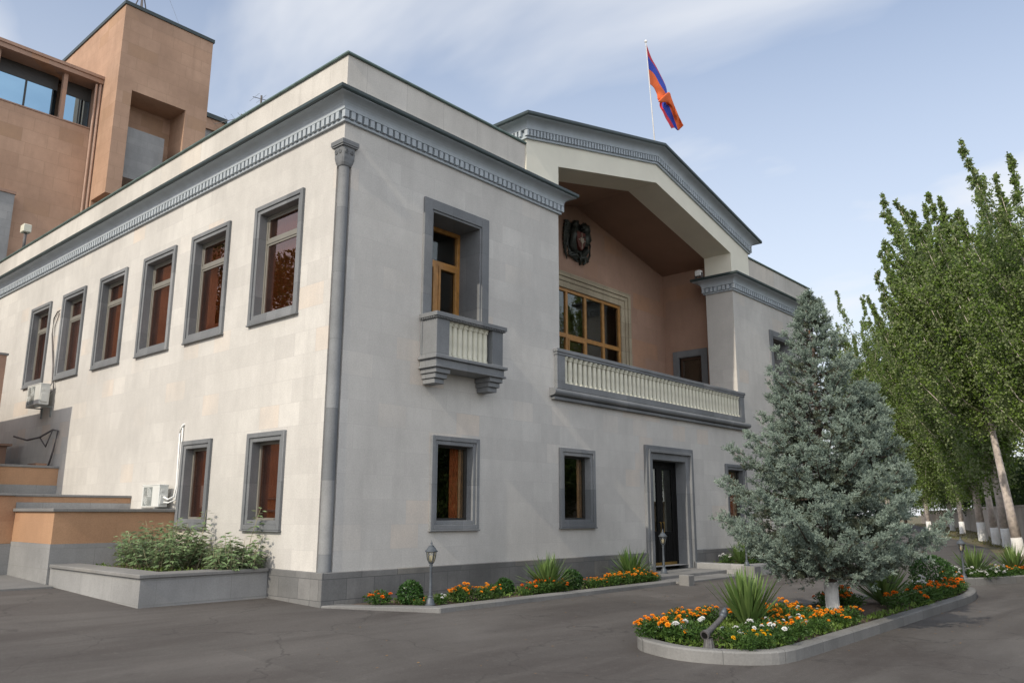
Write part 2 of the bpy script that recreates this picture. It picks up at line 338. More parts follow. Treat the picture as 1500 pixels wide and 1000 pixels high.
# asphalt: everything in front of the house and the drive that runs on between house and poplars
sheet('road', [x for x in GX if -60 <= x <= 140], [y for y in GY if -60 <= y <= 30], 0.0, M['asphalt'])

# ------------------------------------------------------------------ the mansion
HX, HY = 20.5, 23.0
house = tag(empty('mansion', (0,0,0)), 'pale stone two storey mansion with gabled loggia, grey cornice and balconies', 'building')
def grid_wall(mb, axis, u0, u1, z0, z1, holes, p, thick, mi=0):
    """vertical wall sheet at plane p with rectangular holes, inner face at p+thick (thick signed inwards)"""
    us = sorted({u0, u1, *[min(max(h[0],u0),u1) for h in holes], *[min(max(h[1],u0),u1) for h in holes]})
    zs = sorted({z0, z1, *[min(max(h[2],z0),z1) for h in holes], *[min(max(h[3],z0),z1) for h in holes]})
    def P(u, q, z): return (u, q, z) if axis == 'x' else (q, u, z)
    for i in range(len(us)-1):
        for j in range(len(zs)-1):
            uc, zc = (us[i]+us[i+1])/2, (zs[j]+zs[j+1])/2
            if any(h[0] < uc < h[1] and h[2] < zc < h[3] for h in holes): continue
            for q in (p, p+thick):
                mb.quad([P(us[i],q,zs[j]), P(us[i+1],q,zs[j]), P(us[i+1],q,zs[j+1]), P(us[i],q,zs[j+1])], mi)
    for h in holes:
        a, b_, c, d = max(h[0],u0), min(h[1],u1), max(h[2],z0), min(h[3],z1)
        q0, q1 = p, p+thick
        mb.quad([P(a,q0,c),P(a,q1,c),P(a,q1,d),P(a,q0,d)], mi); mb.quad([P(b_,q0,c),P(b_,q1,c),P(b_,q1,d),P(b_,q0,d)], mi)
        mb.quad([P(a,q0,d),P(b_,q0,d),P(b_,q1,d),P(a,q1,d)], mi); mb.quad([P(a,q0,c),P(b_,q0,c),P(b_,q1,c),P(a,q1,c)], mi)
LG0, LG1 = 5.95, 14.45                 # loggia opening
PZ, WT, PT = .65, 8.24, 9.52           # plinth top, wall top (under dentils), parapet top
UT, UB, LT, LB = 7.30, 4.98, 2.94, 1.27
SIDE_UP = [(1.10,2.71),(3.66,5.23),(5.95,7.52),(8.41,9.97),(10.88,12.41),(13.28,14.80)]
SIDE_LO = [(1.23,2.43),(3.73,4.89)]
FRONT_LO = [(2.19,3.42),(5.89,7.15),(13.37,14.62),(17.08,18.31)]
FRONT_UP = [(1.87,3.63),(16.87,18.63)]
DOOR = (9.22, 11.50, 3.21)
ins = .10
def hole(a, b, c, d): return (a+ins, b-ins, c+ins, d-ins)
mb = MB()
fh = [hole(a,b,LB,LT) for a,b in FRONT_LO] + [(DOOR[0]+.12, DOOR[1]-.12, .1, DOOR[2]-.12)] + [(a+.12,b-.12,4.3,7.41-.12) for a,b in FRONT_UP]
grid_wall(mb, 'x', .18, HX, .3, 4.22, [h for h in fh if h[3] < 4.2], 0, .30)
grid_wall(mb, 'x', .18, LG0, 4.22, WT+.2, [h for h in fh if h[2] >= 4.2 and h[0] < 6], 0, .30)
grid_wall(mb, 'x', LG1, HX, 4.22, WT+.2, [h for h in fh if h[2] >= 4.2 and h[0] > 6], 0, .30)
sh = [hole(a,b,UB,UT) for a,b in SIDE_UP] + [hole(a,b,LB,LT) for a,b in SIDE_LO]
grid_wall(mb, 'y', .18, HY, .3, WT+.2, sh, 0, .30)
mb.quad([(.18,0,.3),(.18,.18,.3),(.18,.18,WT),(.18,0,WT)]); mb.quad([(0,.18,.3),(.18,.18,.3),(.18,.18,WT),(0,.18,WT)])   # corner notch
mb.box(0, .18, 0, .18, 7.86, WT+.2)
mb.quad([(HX,0,.2),(HX,HY,.2),(HX,HY,WT+.2),(HX,0,WT+.2)]); mb.quad([(0,HY,.2),(HX,HY,.2),(HX,HY,WT+.2),(0,HY,WT+.2)])
# pier cheeks of the loggia
for x0, x1 in ((LG0-.5, LG0), (LG1, LG1+.5)):
    mb.box(x0, x1, .301, .90, 4.2, WT+.2)
mb.quad([(LG0,0,4.22),(LG0,.301,4.22),(LG0,.301,WT+.2),(LG0,0,WT+.2)]); mb.quad([(LG1,0,4.22),(LG1,.301,4.22),(LG1,.301,WT+.2),(LG1,0,WT+.2)])
mb.build('wall', M['lime'], house)
# parapet
mb = MB(); mb.box(0, 4.80, 0, .25, WT+.2, PT); mb.box(0, .25, .25, HY, WT+.2, PT); mb.box(.25, HX-.25, HY-.25, HY, WT+.2, PT); mb.build('parapet', M['parapet'], house)
mb = MB(); mb.box(15.60, HX, 0, .25, WT+.2, PT); mb.box(HX-.25, HX, .25, HY, WT+.2, PT); mb.build('parapet', M['parapet'], house)
mb = MB(); mb.box(-.05, 4.80, -.05, .30, PT, PT+.05); mb.box(-.05, .30, .301, HY, PT, PT+.05); mb.build('parapet_flashing', M['copper'], house, bevel=.012)
mb = MB(); mb.box(15.60, HX+.05, -.05, .30, PT, PT+.05); mb.box(HX-.30, HX+.05, .301, HY, PT, PT+.05); mb.build('parapet_flashing', M['copper'], house, bevel=.012)
mb = MB(); mb.box(.25, 5.2, .26, HY-.26, 8.95, 9.05); mb.box(15.2, HX-.26, .26, HY-.26, 8.95, 9.05); mb.box(5.201, 15.199, 3.0, HY-.26, 8.95, 9.05); mb.build('roof', M['roofing'], house)
# plinth
mb = MB()
mb.box(-.06, 9.20, -.06, .22, -.3, PZ); mb.box(-.06, .22, .221, HY, -.3, PZ)
mb.build('plinth', M['basalt'], house, bevel=.01)
mb = MB(); mb.box(11.52, HX+.06, -.06, .22, -.3, PZ); mb.build('plinth', M['basalt'], house, bevel=.01)
# rooms seen dimly behind the panes
mb = MB()
mb.box(.31, HX-.3, 5.2, 5.3, .3, 8.9); mb.box(4.5, 4.6, .31, 5.19, .3, 4.1); mb.box(4.5, 4.6, .31, 5.19, 4.25, 8.9); mb.box(4.0, 4.1, 5.31, HY-.3, .3, 8.9)
mb.box(.31, HX-.3, .31, HY-.3, 4.10, 4.21); mb.box(.31, HX-.3, .31, HY-.3, .02, .2)
mb.build('interior_wall', M['room'], house)

# swept mouldings
def sweep(mb, path, prof, mi=0, close=False):
    n = len(path); nor = []
    for i in range(n-1):
        d = Vector(path[i+1]) - Vector(path[i]); d.normalize(); nor.append(Vector((-d.y, d.x)))
    rows = []
    for i, p in enumerate(path):
        a = nor[max(i-1, 0)]; b_ = nor[min(i, n-2)]; mt = (a+b_)/(1+a.dot(b_)) if i not in (0, n-1) else (b_ if i == 0 else a)
        rows.append([(p[0]+mt.x*o, p[1]+mt.y*o, z) for o, z in prof])
    for i in range(n-1):
        for k in range(len(prof)-1):
            mb.quad([rows[i][k], rows[i+1][k], rows[i+1][k+1], rows[i][k+1]], mi)
    for r in (rows[0], rows[-1]): mb.quad(r, mi)
cav = [(.095+.185*(1-math.cos(t)), 8.45+.165*math.sin(t)) for t in np.linspace(0, math.pi/2, 7)]
main_prof = [(0,8.22),(.055,8.22),(.055,8.262),(.02,8.27),(.02,8.405),(.06,8.41),(.095,8.42)]+cav+[(.30,8.615),(.30,8.635),(.2,8.64),(0,8.70)]
gut_prof = [(.0,8.705),(.285,8.630),(.33,8.630),(.345,8.655),(.345,8.71),(.31,8.715),(0,8.76)]
pathA = [(LG0-.35,.90),(LG0,.90),(LG0,0),(0,0),(0,HY)]
pathB = [(HX,HY),(HX,0),(LG1,0),(LG1,.90),(LG1+.35,.90)]
for path in (pathA, pathB):
    mb = MB(); sweep(mb, path, main_prof); mb.build('cornice', M['cornice'], house, smooth=True, auto=28)
    mb = MB(); sweep(mb, path, gut_prof); mb.build('gutter', M['gutter'], house)
mb = MB(); SP, WD = .142, .088
def dent_x(x0, x1, ysgn, yp):
    k = int((x1-x0)/SP); 
    for i in range(k+1):
        x = x0 + (x1-x0-WD)*i/k; mb.box(x, x+WD, *(sorted((yp, yp+ysgn*.088))), 8.272, 8.404)
def dent_y(y0, y1, xsgn, xp):
    k = int((y1-y0)/SP)
    for i in range(k+1):
        y = y0 + (y1-y0-WD)*i/k; mb.box(*(sorted((xp, xp+xsgn*.088))), y, y+WD, 8.272, 8.404)
for fn, args in ((dent_x, (-.085, LG0+.085, -1, -.015)), (dent_y, (.06, HY, -1, -.015)), (dent_y, (.06, .98, 1, LG0+.015)), (dent_x, (LG1-.085, HX+.085, -1, -.015)), (dent_y, (.06, .98, -1, LG1-.015))):
    mb = MB(); fn(*args); mb.build('dentil_band', M['cornice'], house)

# gable
SL = .2265; GC = 10.205; XL, XR = 4.80, 15.61
def gz(x): return 10.875 - SL*abs(x-GC)            # underside of the raking dentils on the wall plane
def oz(x): return 10.345 - .2275*abs(x-GC)         # opening edge
GY0 = -.03
mb = MB()
outer = [(XL, 8.66), (LG0-.02, 8.66), (LG0-.02, oz(LG0-.02)), (GC, oz(GC)), (LG1-.05, oz(LG1-.05)), (LG1-.05, 8.66), (XR, 8.66), (XR, gz(XR)+.5), (GC, gz(GC)+.5), (XL, gz(XL)+.5)]
for q in (GY0, .87):
    for poly in ([outer[0],outer[1],outer[2],outer[9]], [outer[2],outer[3],outer[8],outer[9]], [outer[3],outer[4],outer[7],outer[8]], [outer[4],outer[5],outer[6],outer[7]]):
        mb.quad([(p[0], q, p[1]) for p in poly])
for a, b_ in ((1,2),(2,3),(3,4),(4,5),(0,1),(5,6)):
    pa, pb = outer[a], outer[b_]; mb.quad([(pa[0],GY0,pa[1]),(pb[0],GY0,pb[1]),(pb[0],.87,pb[1]),(pa[0],.87,pa[1])])
for x in (XL, XR): mb.quad([(x,GY0,8.66),(x,7,8.66),(x,7,gz(x)+.5),(x,GY0,gz(x)+.5)])
mb.build('gable_wall', M['plaster'], house)
sc = .52/.49
gprof = [(o, (z-8.22)*sc) for o, z in main_prof]; ggut = [(o, (z-8.22)*sc) for o, z in gut_prof]
def rake(mb, prof):
    rows = []
    rows.append([(XL-o, 7.0, gz(XL)-SL*o+h) for o, h in prof]); rows.append([(XL-o, GY0-o, gz(XL)-SL*o+h) for o, h in prof])
    rows.append([(GC, GY0-o, gz(GC)+h) for o, h in prof]); rows.append([(XR+o, GY0-o, gz(XR)-SL*o+h) for o, h in prof]); rows.append([(XR+o, 7.0, gz(XR)-SL*o+h) for o, h in prof])
    for i in range(4):
        for k in range(len(prof)-1): mb.quad([rows[i][k], rows[i+1][k], rows[i+1][k+1], rows[i][k+1]])
mb = MB(); rake(mb, gprof); mb.build('gable_cornice', M['cornice'], house, smooth=True, auto=28)
mb = MB(); rake(mb, ggut); mb.build('gable_gutter', M['gutter'], house)
mb = MB(); k = 96
for i in range(k):
    x = XL-.08 + (XR-XL+.16-.062)*i/(k-1); z = gz(x+.03)
    n0 = len(mb.v); y0, y1 = GY0-.015-.088, GY0-.015
    za, zb = gz(x), gz(x+.062)
    for (yy) in (y0, y1):
        mb.v += [(x,yy,za+.055),(x+.062,yy,zb+.055),(x+.062,yy,zb+.195),(x,yy,za+.195)]
    mb.f += [tuple(n0+q for q in f) for f in ((0,1,2,3),(7,6,5,4),(0,4,5,1),(1,5,6,2),(2,6,7,3),(3,7,4,0))]; mb.mi += [0]*6
mb.build('gable_dentil_band', M['cornice'], house)
for xs in (-1, 1):
    mb = MB(); xa = XL-.103 if xs < 0 else XR+.015
    for i in range(24):
        y = .05+i*.11; zc = gz(XL)-SL*.05; mb.box(xa, xa+.088, y, y+.062, zc+.06, zc+.195)
    mb.build('gable_dentil_band', M['cornice'], house)
mb = MB()
for a, b_ in ((XL-.2, GC), (GC, XR+.2)):
    za, zb = gz(a)+.52, gz(b_)+.52
    mb.quad([(a,GY0-.2,za),(b_,GY0-.2,zb),(b_,7,zb),(a,7,za)])
mb.quad([(XL,7,9.1),(XR,7,9.1),(XR,7,gz(XR)+.5),(GC,7,gz(GC)+.5),(XL,7,gz(XL)+.5)])
mb.build('gable_roof', M['gutter'], house)

# loggia behind the opening
LX0, LX1, LY = 5.45, 14.95, 2.72
BW = (7.55, 12.85, 8.22)     # big window surround: x0, x1, top
mb = MB()
grid_wall(mb, 'x', LX0, LX1, 4.2, oz(LX0)+.05, [(BW[0]+.3, BW[1]-.3, 4.9, BW[2]-.3)], LY, .2)
for q in (LY, LY+.2): mb.quad([(LX0,q,oz(LX0)+.05),(LX1,q,oz(LX1)+.05),(GC,q,oz(GC)+.06)])
grid_wall(mb, 'y', .901, LY, 4.2, oz(LX1)+.05, [(1.42, 2.20, 4.25, 6.48)], LX1, .2)
mb.quad([(LX0,.901,4.2),(LX0,LY,4.2),(LX0,LY,oz(LX0)+.05),(LX0,.901,oz(LX0)+.05)])
mb.build('loggia_wall', M['brown'], house)
mb = MB()
for a, b_ in ((LX0, GC), (GC, LX1)):
    mb.quad([(a,.872,oz(a)+.02),(b_,.872,oz(b_)+.02),(b_,LY,oz(b_)+.02),(a,LY,oz(a)+.02)])
mb.build('loggia_ceiling', M['soffit'], house)
mb = MB(); mb.box(LG0+.002, LG1-.002, .001, LY, 4.211, 4.26); mb.box(LX0, LX1, .901, LY, 4.211, 4.258); mb.build('loggia_floor', M['coping'], house)

# windows -------------------------------------------------------
def frame_boxes(mb, P, a, b, c, d, wd, q0, q1, mi=0, bottom=True):
    """rectangular ring between depths q0 (outer) and q1 (inner); P maps (u, q, z)"""
    def bx(u0, u1, z0, z1):
        p, r = P(u0, q0, z0), P(u1, q1, z1)
        mb.box(min(p[0],r[0]), max(p[0],r[0]), min(p[1],r[1]), max(p[1],r[1]), z0, z1, mi)
    bx(a, a+wd, c, d); bx(b-wd, b, c, d); bx(a+wd, b-wd, d-wd, d)
    if bottom: bx(a+wd, b-wd, c, c+wd)
def pane_mesh(P, a, b, c, d, q, name, mt, parent):
    m_ = MB(); p, r = P(a, q, c), P(b, q+.008, d)
    m_.box(min(p[0],r[0]), max(p[0],r[0]), min(p[1],r[1]), max(p[1],r[1]), c, d)
    return m_.build(name, mt, parent)
def curtain(P, a, b, c, d, q, mt, parent, amp=.03, waves=9):
    m_ = MB(); n = waves*6
    pts = [(a+(b-a)*i/n, q+amp*math.sin(2*math.pi*waves*i/n)) for i in range(n+1)]
    for (u0, q0), (u1, q1) in zip(pts, pts[1:]):
        m_.quad([P(u0,q0,c), P(u1,q1,c), P(u1,q1,d), P(u0,q0,d)])
    o = m_.build('curtain', mt, parent, smooth=True, fix=False); return o
PF = lambda u, q, z: (u, q, z)
PS = lambda u, q, z: (q, u, z)
def small_window(P, a, b, c, d, kind):
    """stepped stone surround (root), window frame, pane, curtain"""
    m_ = MB()
    frame_boxes(m_, P, a, b, c, d, .085, -.055, .10)
    frame_boxes(m_, P, a+.085, b-.085, c+.085, d-.085, .075, -.03, .22)
    # drip edge of the sill
    p, r = P(a-.015, -.07, c-.03), P(b+.015, .05, c-.002); m_.box(min(p[0],r[0]), max(p[0],r[0]), min(p[1],r[1]), max(p[1],r[1]), c-.03, c-.002)
    s = m_.build('window', M['trim'], house, bevel=.006)
    ia, ib, ic, id_ = a+.16, b-.16, c+.16, d-.16
    m_ = MB(); fm = M['frame'] if kind[0] == 's' else M['darkframe']
    fw = .04
    frame_boxes(m_, P, ia, ib, ic, id_, fw, .135, .20)
    if kind == 'su':
        zt = ic+(id_-ic)*.735
        p, r = P(ia+fw, .135, zt-.035), P(ib-fw, .20, zt+.035); m_.box(min(p[0],r[0]), max(p[0],r[0]), min(p[1],r[1]), max(p[1],r[1]), zt-.035, zt+.035)
        frame_boxes(m_, P, ia+fw, ib-fw, ic+fw, zt-.035, .04, .148, .188); frame_boxes(m_, P, ia+fw, ib-fw, zt+.035, id_-fw, .04, .148, .188)
    m_.build('frame', fm, s)
    pane_mesh(P, ia+.02, ib-.02, ic+.02, id_-.02, .165, 'pane', M['tint'] if kind[0] == 's' else M['glass'], s)
    return s, (ia, ib, ic, id_)
rw = random.Random(4)
for (a, b_) in SIDE_UP:
    s, (ia, ib, ic, id_) = small_window(PS, a, b_, UB, UT, 'su')
    curtain(PS, ia-.05, ib+.05, ic-.05, id_+.05, .27, M['blind'], s, .008, 8)
for (a, b_) in SIDE_LO:
    s, (ia, ib, ic, id_) = small_window(PS, a, b_, LB, LT, 'sl')
    curtain(PS, ia-.05, ib+.05, ic-.05, id_+.05, .27, M['blind'], s, .02, 7)
for i, (a, b_) in enumerate(FRONT_LO):
    s, (ia, ib, ic, id_) = small_window(PF, a, b_, LB, LT, 'fl')
    if i != 1: curtain(PF, ia+.60, ia+.82, ic-.02, id_+.05, .29, M['curtain'], s, .022, 3)
    curtain(PF, ia+.80, ib+.055, ic-.05, id_+.05, .262, M['tancurtain'], s, .012, 2)

# balcony doors in deep stone surrounds
def balcony_window(a, b_):
    top, bot = 7.41, 4.32
    m_ = MB()
    frame_boxes(m_, PF, a, b_, bot, top, .20, -.045, .03, bottom=False)
    frame_boxes(m_, PF, a+.20, b_-.20, bot, top-.20, .045, -.02, .60, bottom=False)
    s = m_.build('balcony_window', M['trim'], house, bevel=.006)
    ia, ib, id_ = a+.245, b_-.245, top-.245
    m_ = MB(); zt = 6.42
    frame_boxes(m_, PF, ia, ib, bot, id_, .075, .55, .63)
    m_.box(ia+.075, ib-.075, .55, .63, zt-.05, zt+.05)
    mid = (ia+ib)/2
    m_.box(mid-.045, mid+.045, .55, .63, bot+.075, zt-.05)
    for u0, u1 in ((ia+.075, mid-.045), (mid+.045, ib-.075)):
        frame_boxes(m_, PF, u0, u1, bot+.075, zt-.05, .055, .535, .60)
    m_.build('frame', M['wood'], s, bevel=.004)
    pane_mesh(PF, ia+.03, ib-.03, bot+.1, id_-.03, .61, 'pane', M['glass'], s)
    return s
for (a, b_) in FRONT_UP: balcony_window(a, b_)
# big wooden window of the loggia
m_ = MB()
frame_boxes(m_, PF, BW[0], BW[1], 4.25, BW[2], .14, LY-.10, LY, bottom=False)
frame_boxes(m_, PF, BW[0]+.14, BW[1]-.14, 4.25, BW[2]-.14, .12, LY-.06, LY, bottom=False)
frame_boxes(m_, PF, BW[0]+.26, BW[1]-.26, 4.25, BW[2]-.26, .18, LY-.03, LY+.2, bottom=False)
bigw = m_.build('loggia_window', masonry('travertine_surround', (.40,.34,.24), (.46,.395,.285), (.36,.30,.21), .2, (.22,.19,.14), .6, .45, stain=.35, msize=.006, bmp=.5), house, bevel=.008)
a, b_, d = BW[0]+.44, BW[1]-.44, BW[2]-.44
m_ = MB(); frame_boxes(m_, PF, a, b_, 4.3, d, .09, LY+.02, LY+.10)
nc = 5
for i in range(1, nc):
    u = a+(b_-a)*i/nc; m_.box(u-.05, u+.05, LY+.02, LY+.10, 4.39, d-.09)
for zt in (6.42,):
    for i in range(nc):
        u0 = a+(b_-a)*i/nc+(.05 if i else .09); u1 = a+(b_-a)*(i+1)/nc-(.05 if i < nc-1 else .09); m_.box(u0, u1, LY+.02, LY+.10, zt-.06, zt+.06)
        if i in (2,): frame_boxes(m_, PF, u0, u1, 4.39, zt-.06, .05, LY+.005, LY+.06)
m_.build('frame', M['wood'], bigw, bevel=.004)
pane_mesh(PF, a+.04, b_-.04, 4.34, d-.04, LY+.06, 'pane', M['glass'], bigw)
# side door of the loggia
m_ = MB(); PL = lambda u, q, z: (LX1+q, u, z)
frame_boxes(m_, PL, 1.20, 2.42, 4.26, 6.67, .20, -.04, .02, bottom=False); frame_boxes(m_, PL, 1.40, 2.22, 4.26, 6.47, .02, -.02, .16, bottom=False)
sd = m_.build('loggia_door', M['trim'], house)
m_ = MB(); frame_boxes(m_, PL, 1.42, 2.20, 4.26, 6.45, .08, .06, .14); m_.build('frame', M['darkwood'], sd)
pane_mesh(PL, 1.49, 2.13, 4.33, 6.38, .10, 'pane', M['glass'], sd)

# entrance door
a, b_, d = DOOR
m_ = MB()
frame_boxes(m_, PF, a, b_, .21, d, .10, -.07, .06, bottom=False); frame_boxes(m_, PF, a+.10, b_-.10, .21, d-.10, .07, -.10, .06, bottom=False)
frame_boxes(m_, PF, a+.17, b_-.17, .21, d-.17, .17, -.035, .36, bottom=False)
m_.box(a-.03, a+.17, -.125, -.064, .21, .36); m_.box(b_-.17, b_+.03, -.125, -.064, .21, .36)
ds = m_.build('entrance_door', M['trim'], house, bevel=.006)
ia, ib, id_ = a+.34, b_-.34, d-.34
m_ = MB(); mid = (ia+ib)/2
frame_boxes(m_, PF, ia, ib, .22, id_, .07, .27, .36)
for u0, u1 in ((ia+.07, mid-.004), (mid+.004, ib-.07)):
    frame_boxes(m_, PF, u0, u1, .24, id_-.07, .13, .285, .34)
    m_.box(u0+.13, u1-.13, .30, .335, .37, 1.12)
    for k_ in range(5):
        uu = u0+.16+k_*(u1-u0-.32)/4; m_.box(uu-.012, uu+.012, .285, .30, .40, 1.08)
m_.build('door_leaf', M['black'], ds, bevel=.004)
for u0, u1 in ((ia+.07, mid-.004), (mid+.004, ib-.07)):
    pane_mesh(PF, u0+.12, u1-.12, 1.12, id_-.20, .31, 'pane', M['glass'], ds)
    m_ = MB(); m_.box(u0+.02, u1-.02, .275, .2845, .25, .37); m_.build('kick_plate', M['brass'], ds)
    x = mid + (-.075 if u0 < mid-.1 else .075)
    m_ = MB(); m_.tube([(x,.285,1.35),(x,.235,1.35),(x,.235,1.02),(x,.285,1.02)], .014, 8); m_.build('handle', M['brass'], ds, smooth=True)

# corner column
col = empty('corner_column', (.085,.085,0)); col.parent = house
m_ = MB(); m_.lathe([(.112,PZ-.001),(.112,PZ+.03),(.103,PZ+.05),(.102,2.6),(.099,5.2),(.094,7.44)], n=24); m_.build('shaft', M['trim'], col, smooth=True, auto=35)
m_ = MB()
bell = [(.096,7.42),(.11,7.43),(.125,7.48),(.132,7.56),(.136,7.76)]
n0 = None; rows = []
for r, z in bell:
    t = min(1, (z-7.40)/.14); rows.append([])
    for i in range(24):
        an = 2*math.pi*(i+.5)/24; sq = max(abs(math.cos(an)), abs(math.sin(an))); rr = r*((1-t)+t/sq if t > .25 else (1-t*.4)+t*.4/sq); rows[-1].append((rr*math.cos(an), rr*math.sin(an), z))
for i in range(len(rows)-1):
    for k_ in range(24): j = (k_+1) % 24; m_.quad([rows[i][k_], rows[i][j], rows[i+1][j], rows[i+1][k_]])
m_.box(-.16, .16, -.16, .16, 7.76, 7.79); m_.box(-.175, .175, -.175, .175, 7.79, 7.87)
for ang in range(4):                                       # carved volutes on each face
    ca, sa = [(0,-1),(-1,0),(0,1),(1,0)][ang]
    for sgn in (-1, 1):
        for rr_ in (.036, .017):
            pts = [Vector((ca*.138 - sa*(sgn*.055+rr_*math.cos(t)), sa*.138 + ca*(sgn*.055+rr_*math.cos(t)), 7.67+rr_*math.sin(t))) for t in np.linspace(0, 2*math.pi, 11)]
            m_.tube(pts, .009, 5)
m_.build('capital', M['trim'], col)

# balconies ------------------------------------------------------
def baluster_mesh(h, r):
    m_ = MB(); m_.lathe([(r*1.25,0),(r*1.25,.03),(r*.9,.045),(r*1.1,.06),(r*.85,.075),(r*.98,h*.3),(r*.86,h-.11),(r*.85,h-.085),(r*1.15,h-.075),(r*1.15,h-.055),(r*.9,h-.045),(r*1.35,h-.03),(r*1.35,h)], n=12)
    return m_.mesh('baluster', M['cream'], True)
bal_small = baluster_mesh(.68, .068)
def small_balcony(cx):
    x0, x1, yf = cx-.88, cx+.88, -.42
    m_ = MB()
    m_.box(x0-.07, x1+.07, yf-.07, -.002, 4.26, 4.32); m_.box(x0-.02, x1+.02, yf-.02, -.002, 4.14, 4.259); m_.box(x0-.05, x1+.05, yf-.05, -.002, 4.10, 4.139)
    for u in (x0, x1-.36):
        for k_, (dy, zz0, zz1) in enumerate(((.0,4.01,4.099),(.05,3.92,4.009),(.10,3.83,3.919))):
            m_.box(u+.03*k_, u+.36-.03*k_ if u == x0 else u+.36-.03*k_, yf+dy, -.002, zz0, zz1)
    o = m_.build('balcony', M['trim'], house, bevel=.008)
    for ua, ub in ((x0, x0+.32), (x1-.30, x1)):
        m_ = MB(); m_.box(ua, ub, yf, -.002, 4.321, 5.0); m_.build('pedestal', M['trim'], o, bevel=.006)
    m_ = MB(); m_.box(x0-.06, x1+.06, yf-.06, -.002, 5.03, 5.11); m_.box(x0-.03, x1+.03, yf-.03, -.002, 5.001, 5.029)
    for i in range(26):
        x = x0-.02+i*(1.80-.03)/25; m_.box(x, x+.035, yf-.05, yf-.031, 5.002, 5.028)
    for i in range(7):
        y = yf+.02+i*.06; m_.box(x0-.05, x0-.031, y, y+.035, 5.002, 5.028)
    m_.build('handrail', M['trim'], o, bevel=.006)
    for i in range(8):
        link('baluster', bal_small, o, (x0+.42+i*(1.76-.82)/7, yf+.13, 4.321))
    return o
small_balcony(2.77); small_balcony(17.73)
x0, x1 = 5.72, 14.68
m_ = MB()
m_.box(x0+.04, x1-.04, -.09, -.002, 4.20, 4.33)
tor = [(-.002,4.02)]+[(-.10-.085*math.sin(t), 4.11-.075*math.cos(t)) for t in np.linspace(.15, math.pi-.05, 9)]+[(-.002,4.199)]
m_.prism(tor, 'x', x0-.14, x1+.14); m_.box(x0-.08, x1+.08, -.10, -.002, 3.955, 4.015)
big = m_.build('balcony', M['trim'], house)
for ua, ub in ((x0+.04, x0+.32), (x1-.28, x1-.04)):
    m_ = MB(); m_.box(ua, ub, -.085, .12, 4.331, 4.939); m_.build('pedestal', M['trim'], big, bevel=.006)
m_ = MB(); m_.box(x0, x1, -.12, .15, 5.0, 5.075); m_.box(x0+.02, x1-.02, -.10, .13, 4.94, 4.999); m_.build('handrail', M['trim'], big, bevel=.006)
bal_big = baluster_mesh(.605, .064)
NB = 46
for i in range(NB):
    link('baluster', bal_big, big, (x0+.40+i*(x1-x0-.76)/(NB-1), 0.0, 4.331))

# coat of arms on the loggia wall
arms = tag(empty('coat_of_arms', (10.2, LY-.02, 9.27)), 'dark bronze coat of arms with eagle, lion and red shield on loggia wall', 'emblem')
m_ = MB()                         # eagle on the left (its own right): body, head, spread wing
def blob(mb, pts, rr, n=8): mb.tube(pts, rr, n)
m_.tube([(-.10,-.06,-.42),(-.30,-.09,-.18),(-.34,-.10,.12),(-.28,-.12,.38)], [.05,.13,.15,.08], 8)
m_.tube([(-.28,-.12,.38),(-.24,-.14,.50),(-.14,-.14,.54),(-.06,-.13,.50)], [.08,.095,.06,.012], 8)
for i in range(9):
    t = i/8; a0 = Vector((-.36-.10*t, -.06, .40-.35*t)); a1 = Vector((-.58-.06*math.sin(t*3), -.04, .52-.95*t)); a2 = a1+Vector((.08,0,-.22))
    m_.tube([a0, (a0+a1)/2+Vector((-.03,0,.05)), a1, a2], [.05,.05,.045,.012], 6)
m_.build('eagle', M['bronze'], arms, smooth=True)
m_ = MB()                         # lion on the right, rampant, with mane and tail
m_.tube([(.18,-.06,-.42),(.34,-.09,-.2),(.36,-.10,.1),(.30,-.12,.34)], [.10,.12,.15,.13], 8)
m_.tube([(.30,-.13,.34),(.24,-.15,.48),(.14,-.15,.50),(.07,-.14,.46)], [.14,.13,.09,.05], 8)
for i in range(8):
    an = i/7*4.2-.6; c = Vector((.30,-.12,.42)); m_.tube([c, c+Vector((.13*math.cos(an), .02, .15*math.sin(an))), c+Vector((.22*math.cos(an+.25), .03, .24*math.sin(an+.25)))], [.05,.045,.012], 6)
m_.tube([(.22,-.1,-.40),(.42,-.08,-.46),(.55,-.06,-.30),(.58,-.06,.0),(.50,-.06,.18)], [.05,.04,.035,.03,.045], 6)
for p in ([(.26,-.12,.1),(.12,-.16,.14),(.02,-.15,.08)], [(.30,-.12,-.08),(.16,-.15,-.06),(.08,-.14,-.14)], [(.20,-.1,-.4),(.28,-.1,-.58),(.16,-.12,-.66)]): m_.tube(p, [.06,.05,.035], 6)
m_.build('lion', M['bronze'], arms, smooth=True)
m_ = MB(); sh_ = [(-.20,.26),(.20,.26),(.20,-.02),(.12,-.2),(0,-.30),(-.12,-.2),(-.20,-.02)]
m_.prism(sh_, 'y', -.19, -.08); m_.build('shield', M['redgold'], arms, bevel=.012)
m_ = MB(); m_.prism([(-.075,.075),(.075,.075),(.075,-.04),(0,-.11),(-.075,-.04)], 'y', -.215, -.191); m_.box(-.16, .16, -.205, -.191, -.005, .02); m_.box(-.012, .012, -.206, -.1905, -.25, .22); m_.build('inner_shield', M['gold'], arms)
m_ = MB()                         # sword, wheat, chain and ribbon below
m_.box(-.015, .015, -.16, -.08, -.72, -.32); m_.box(-.09, .09, -.17, -.07, -.40, -.37)
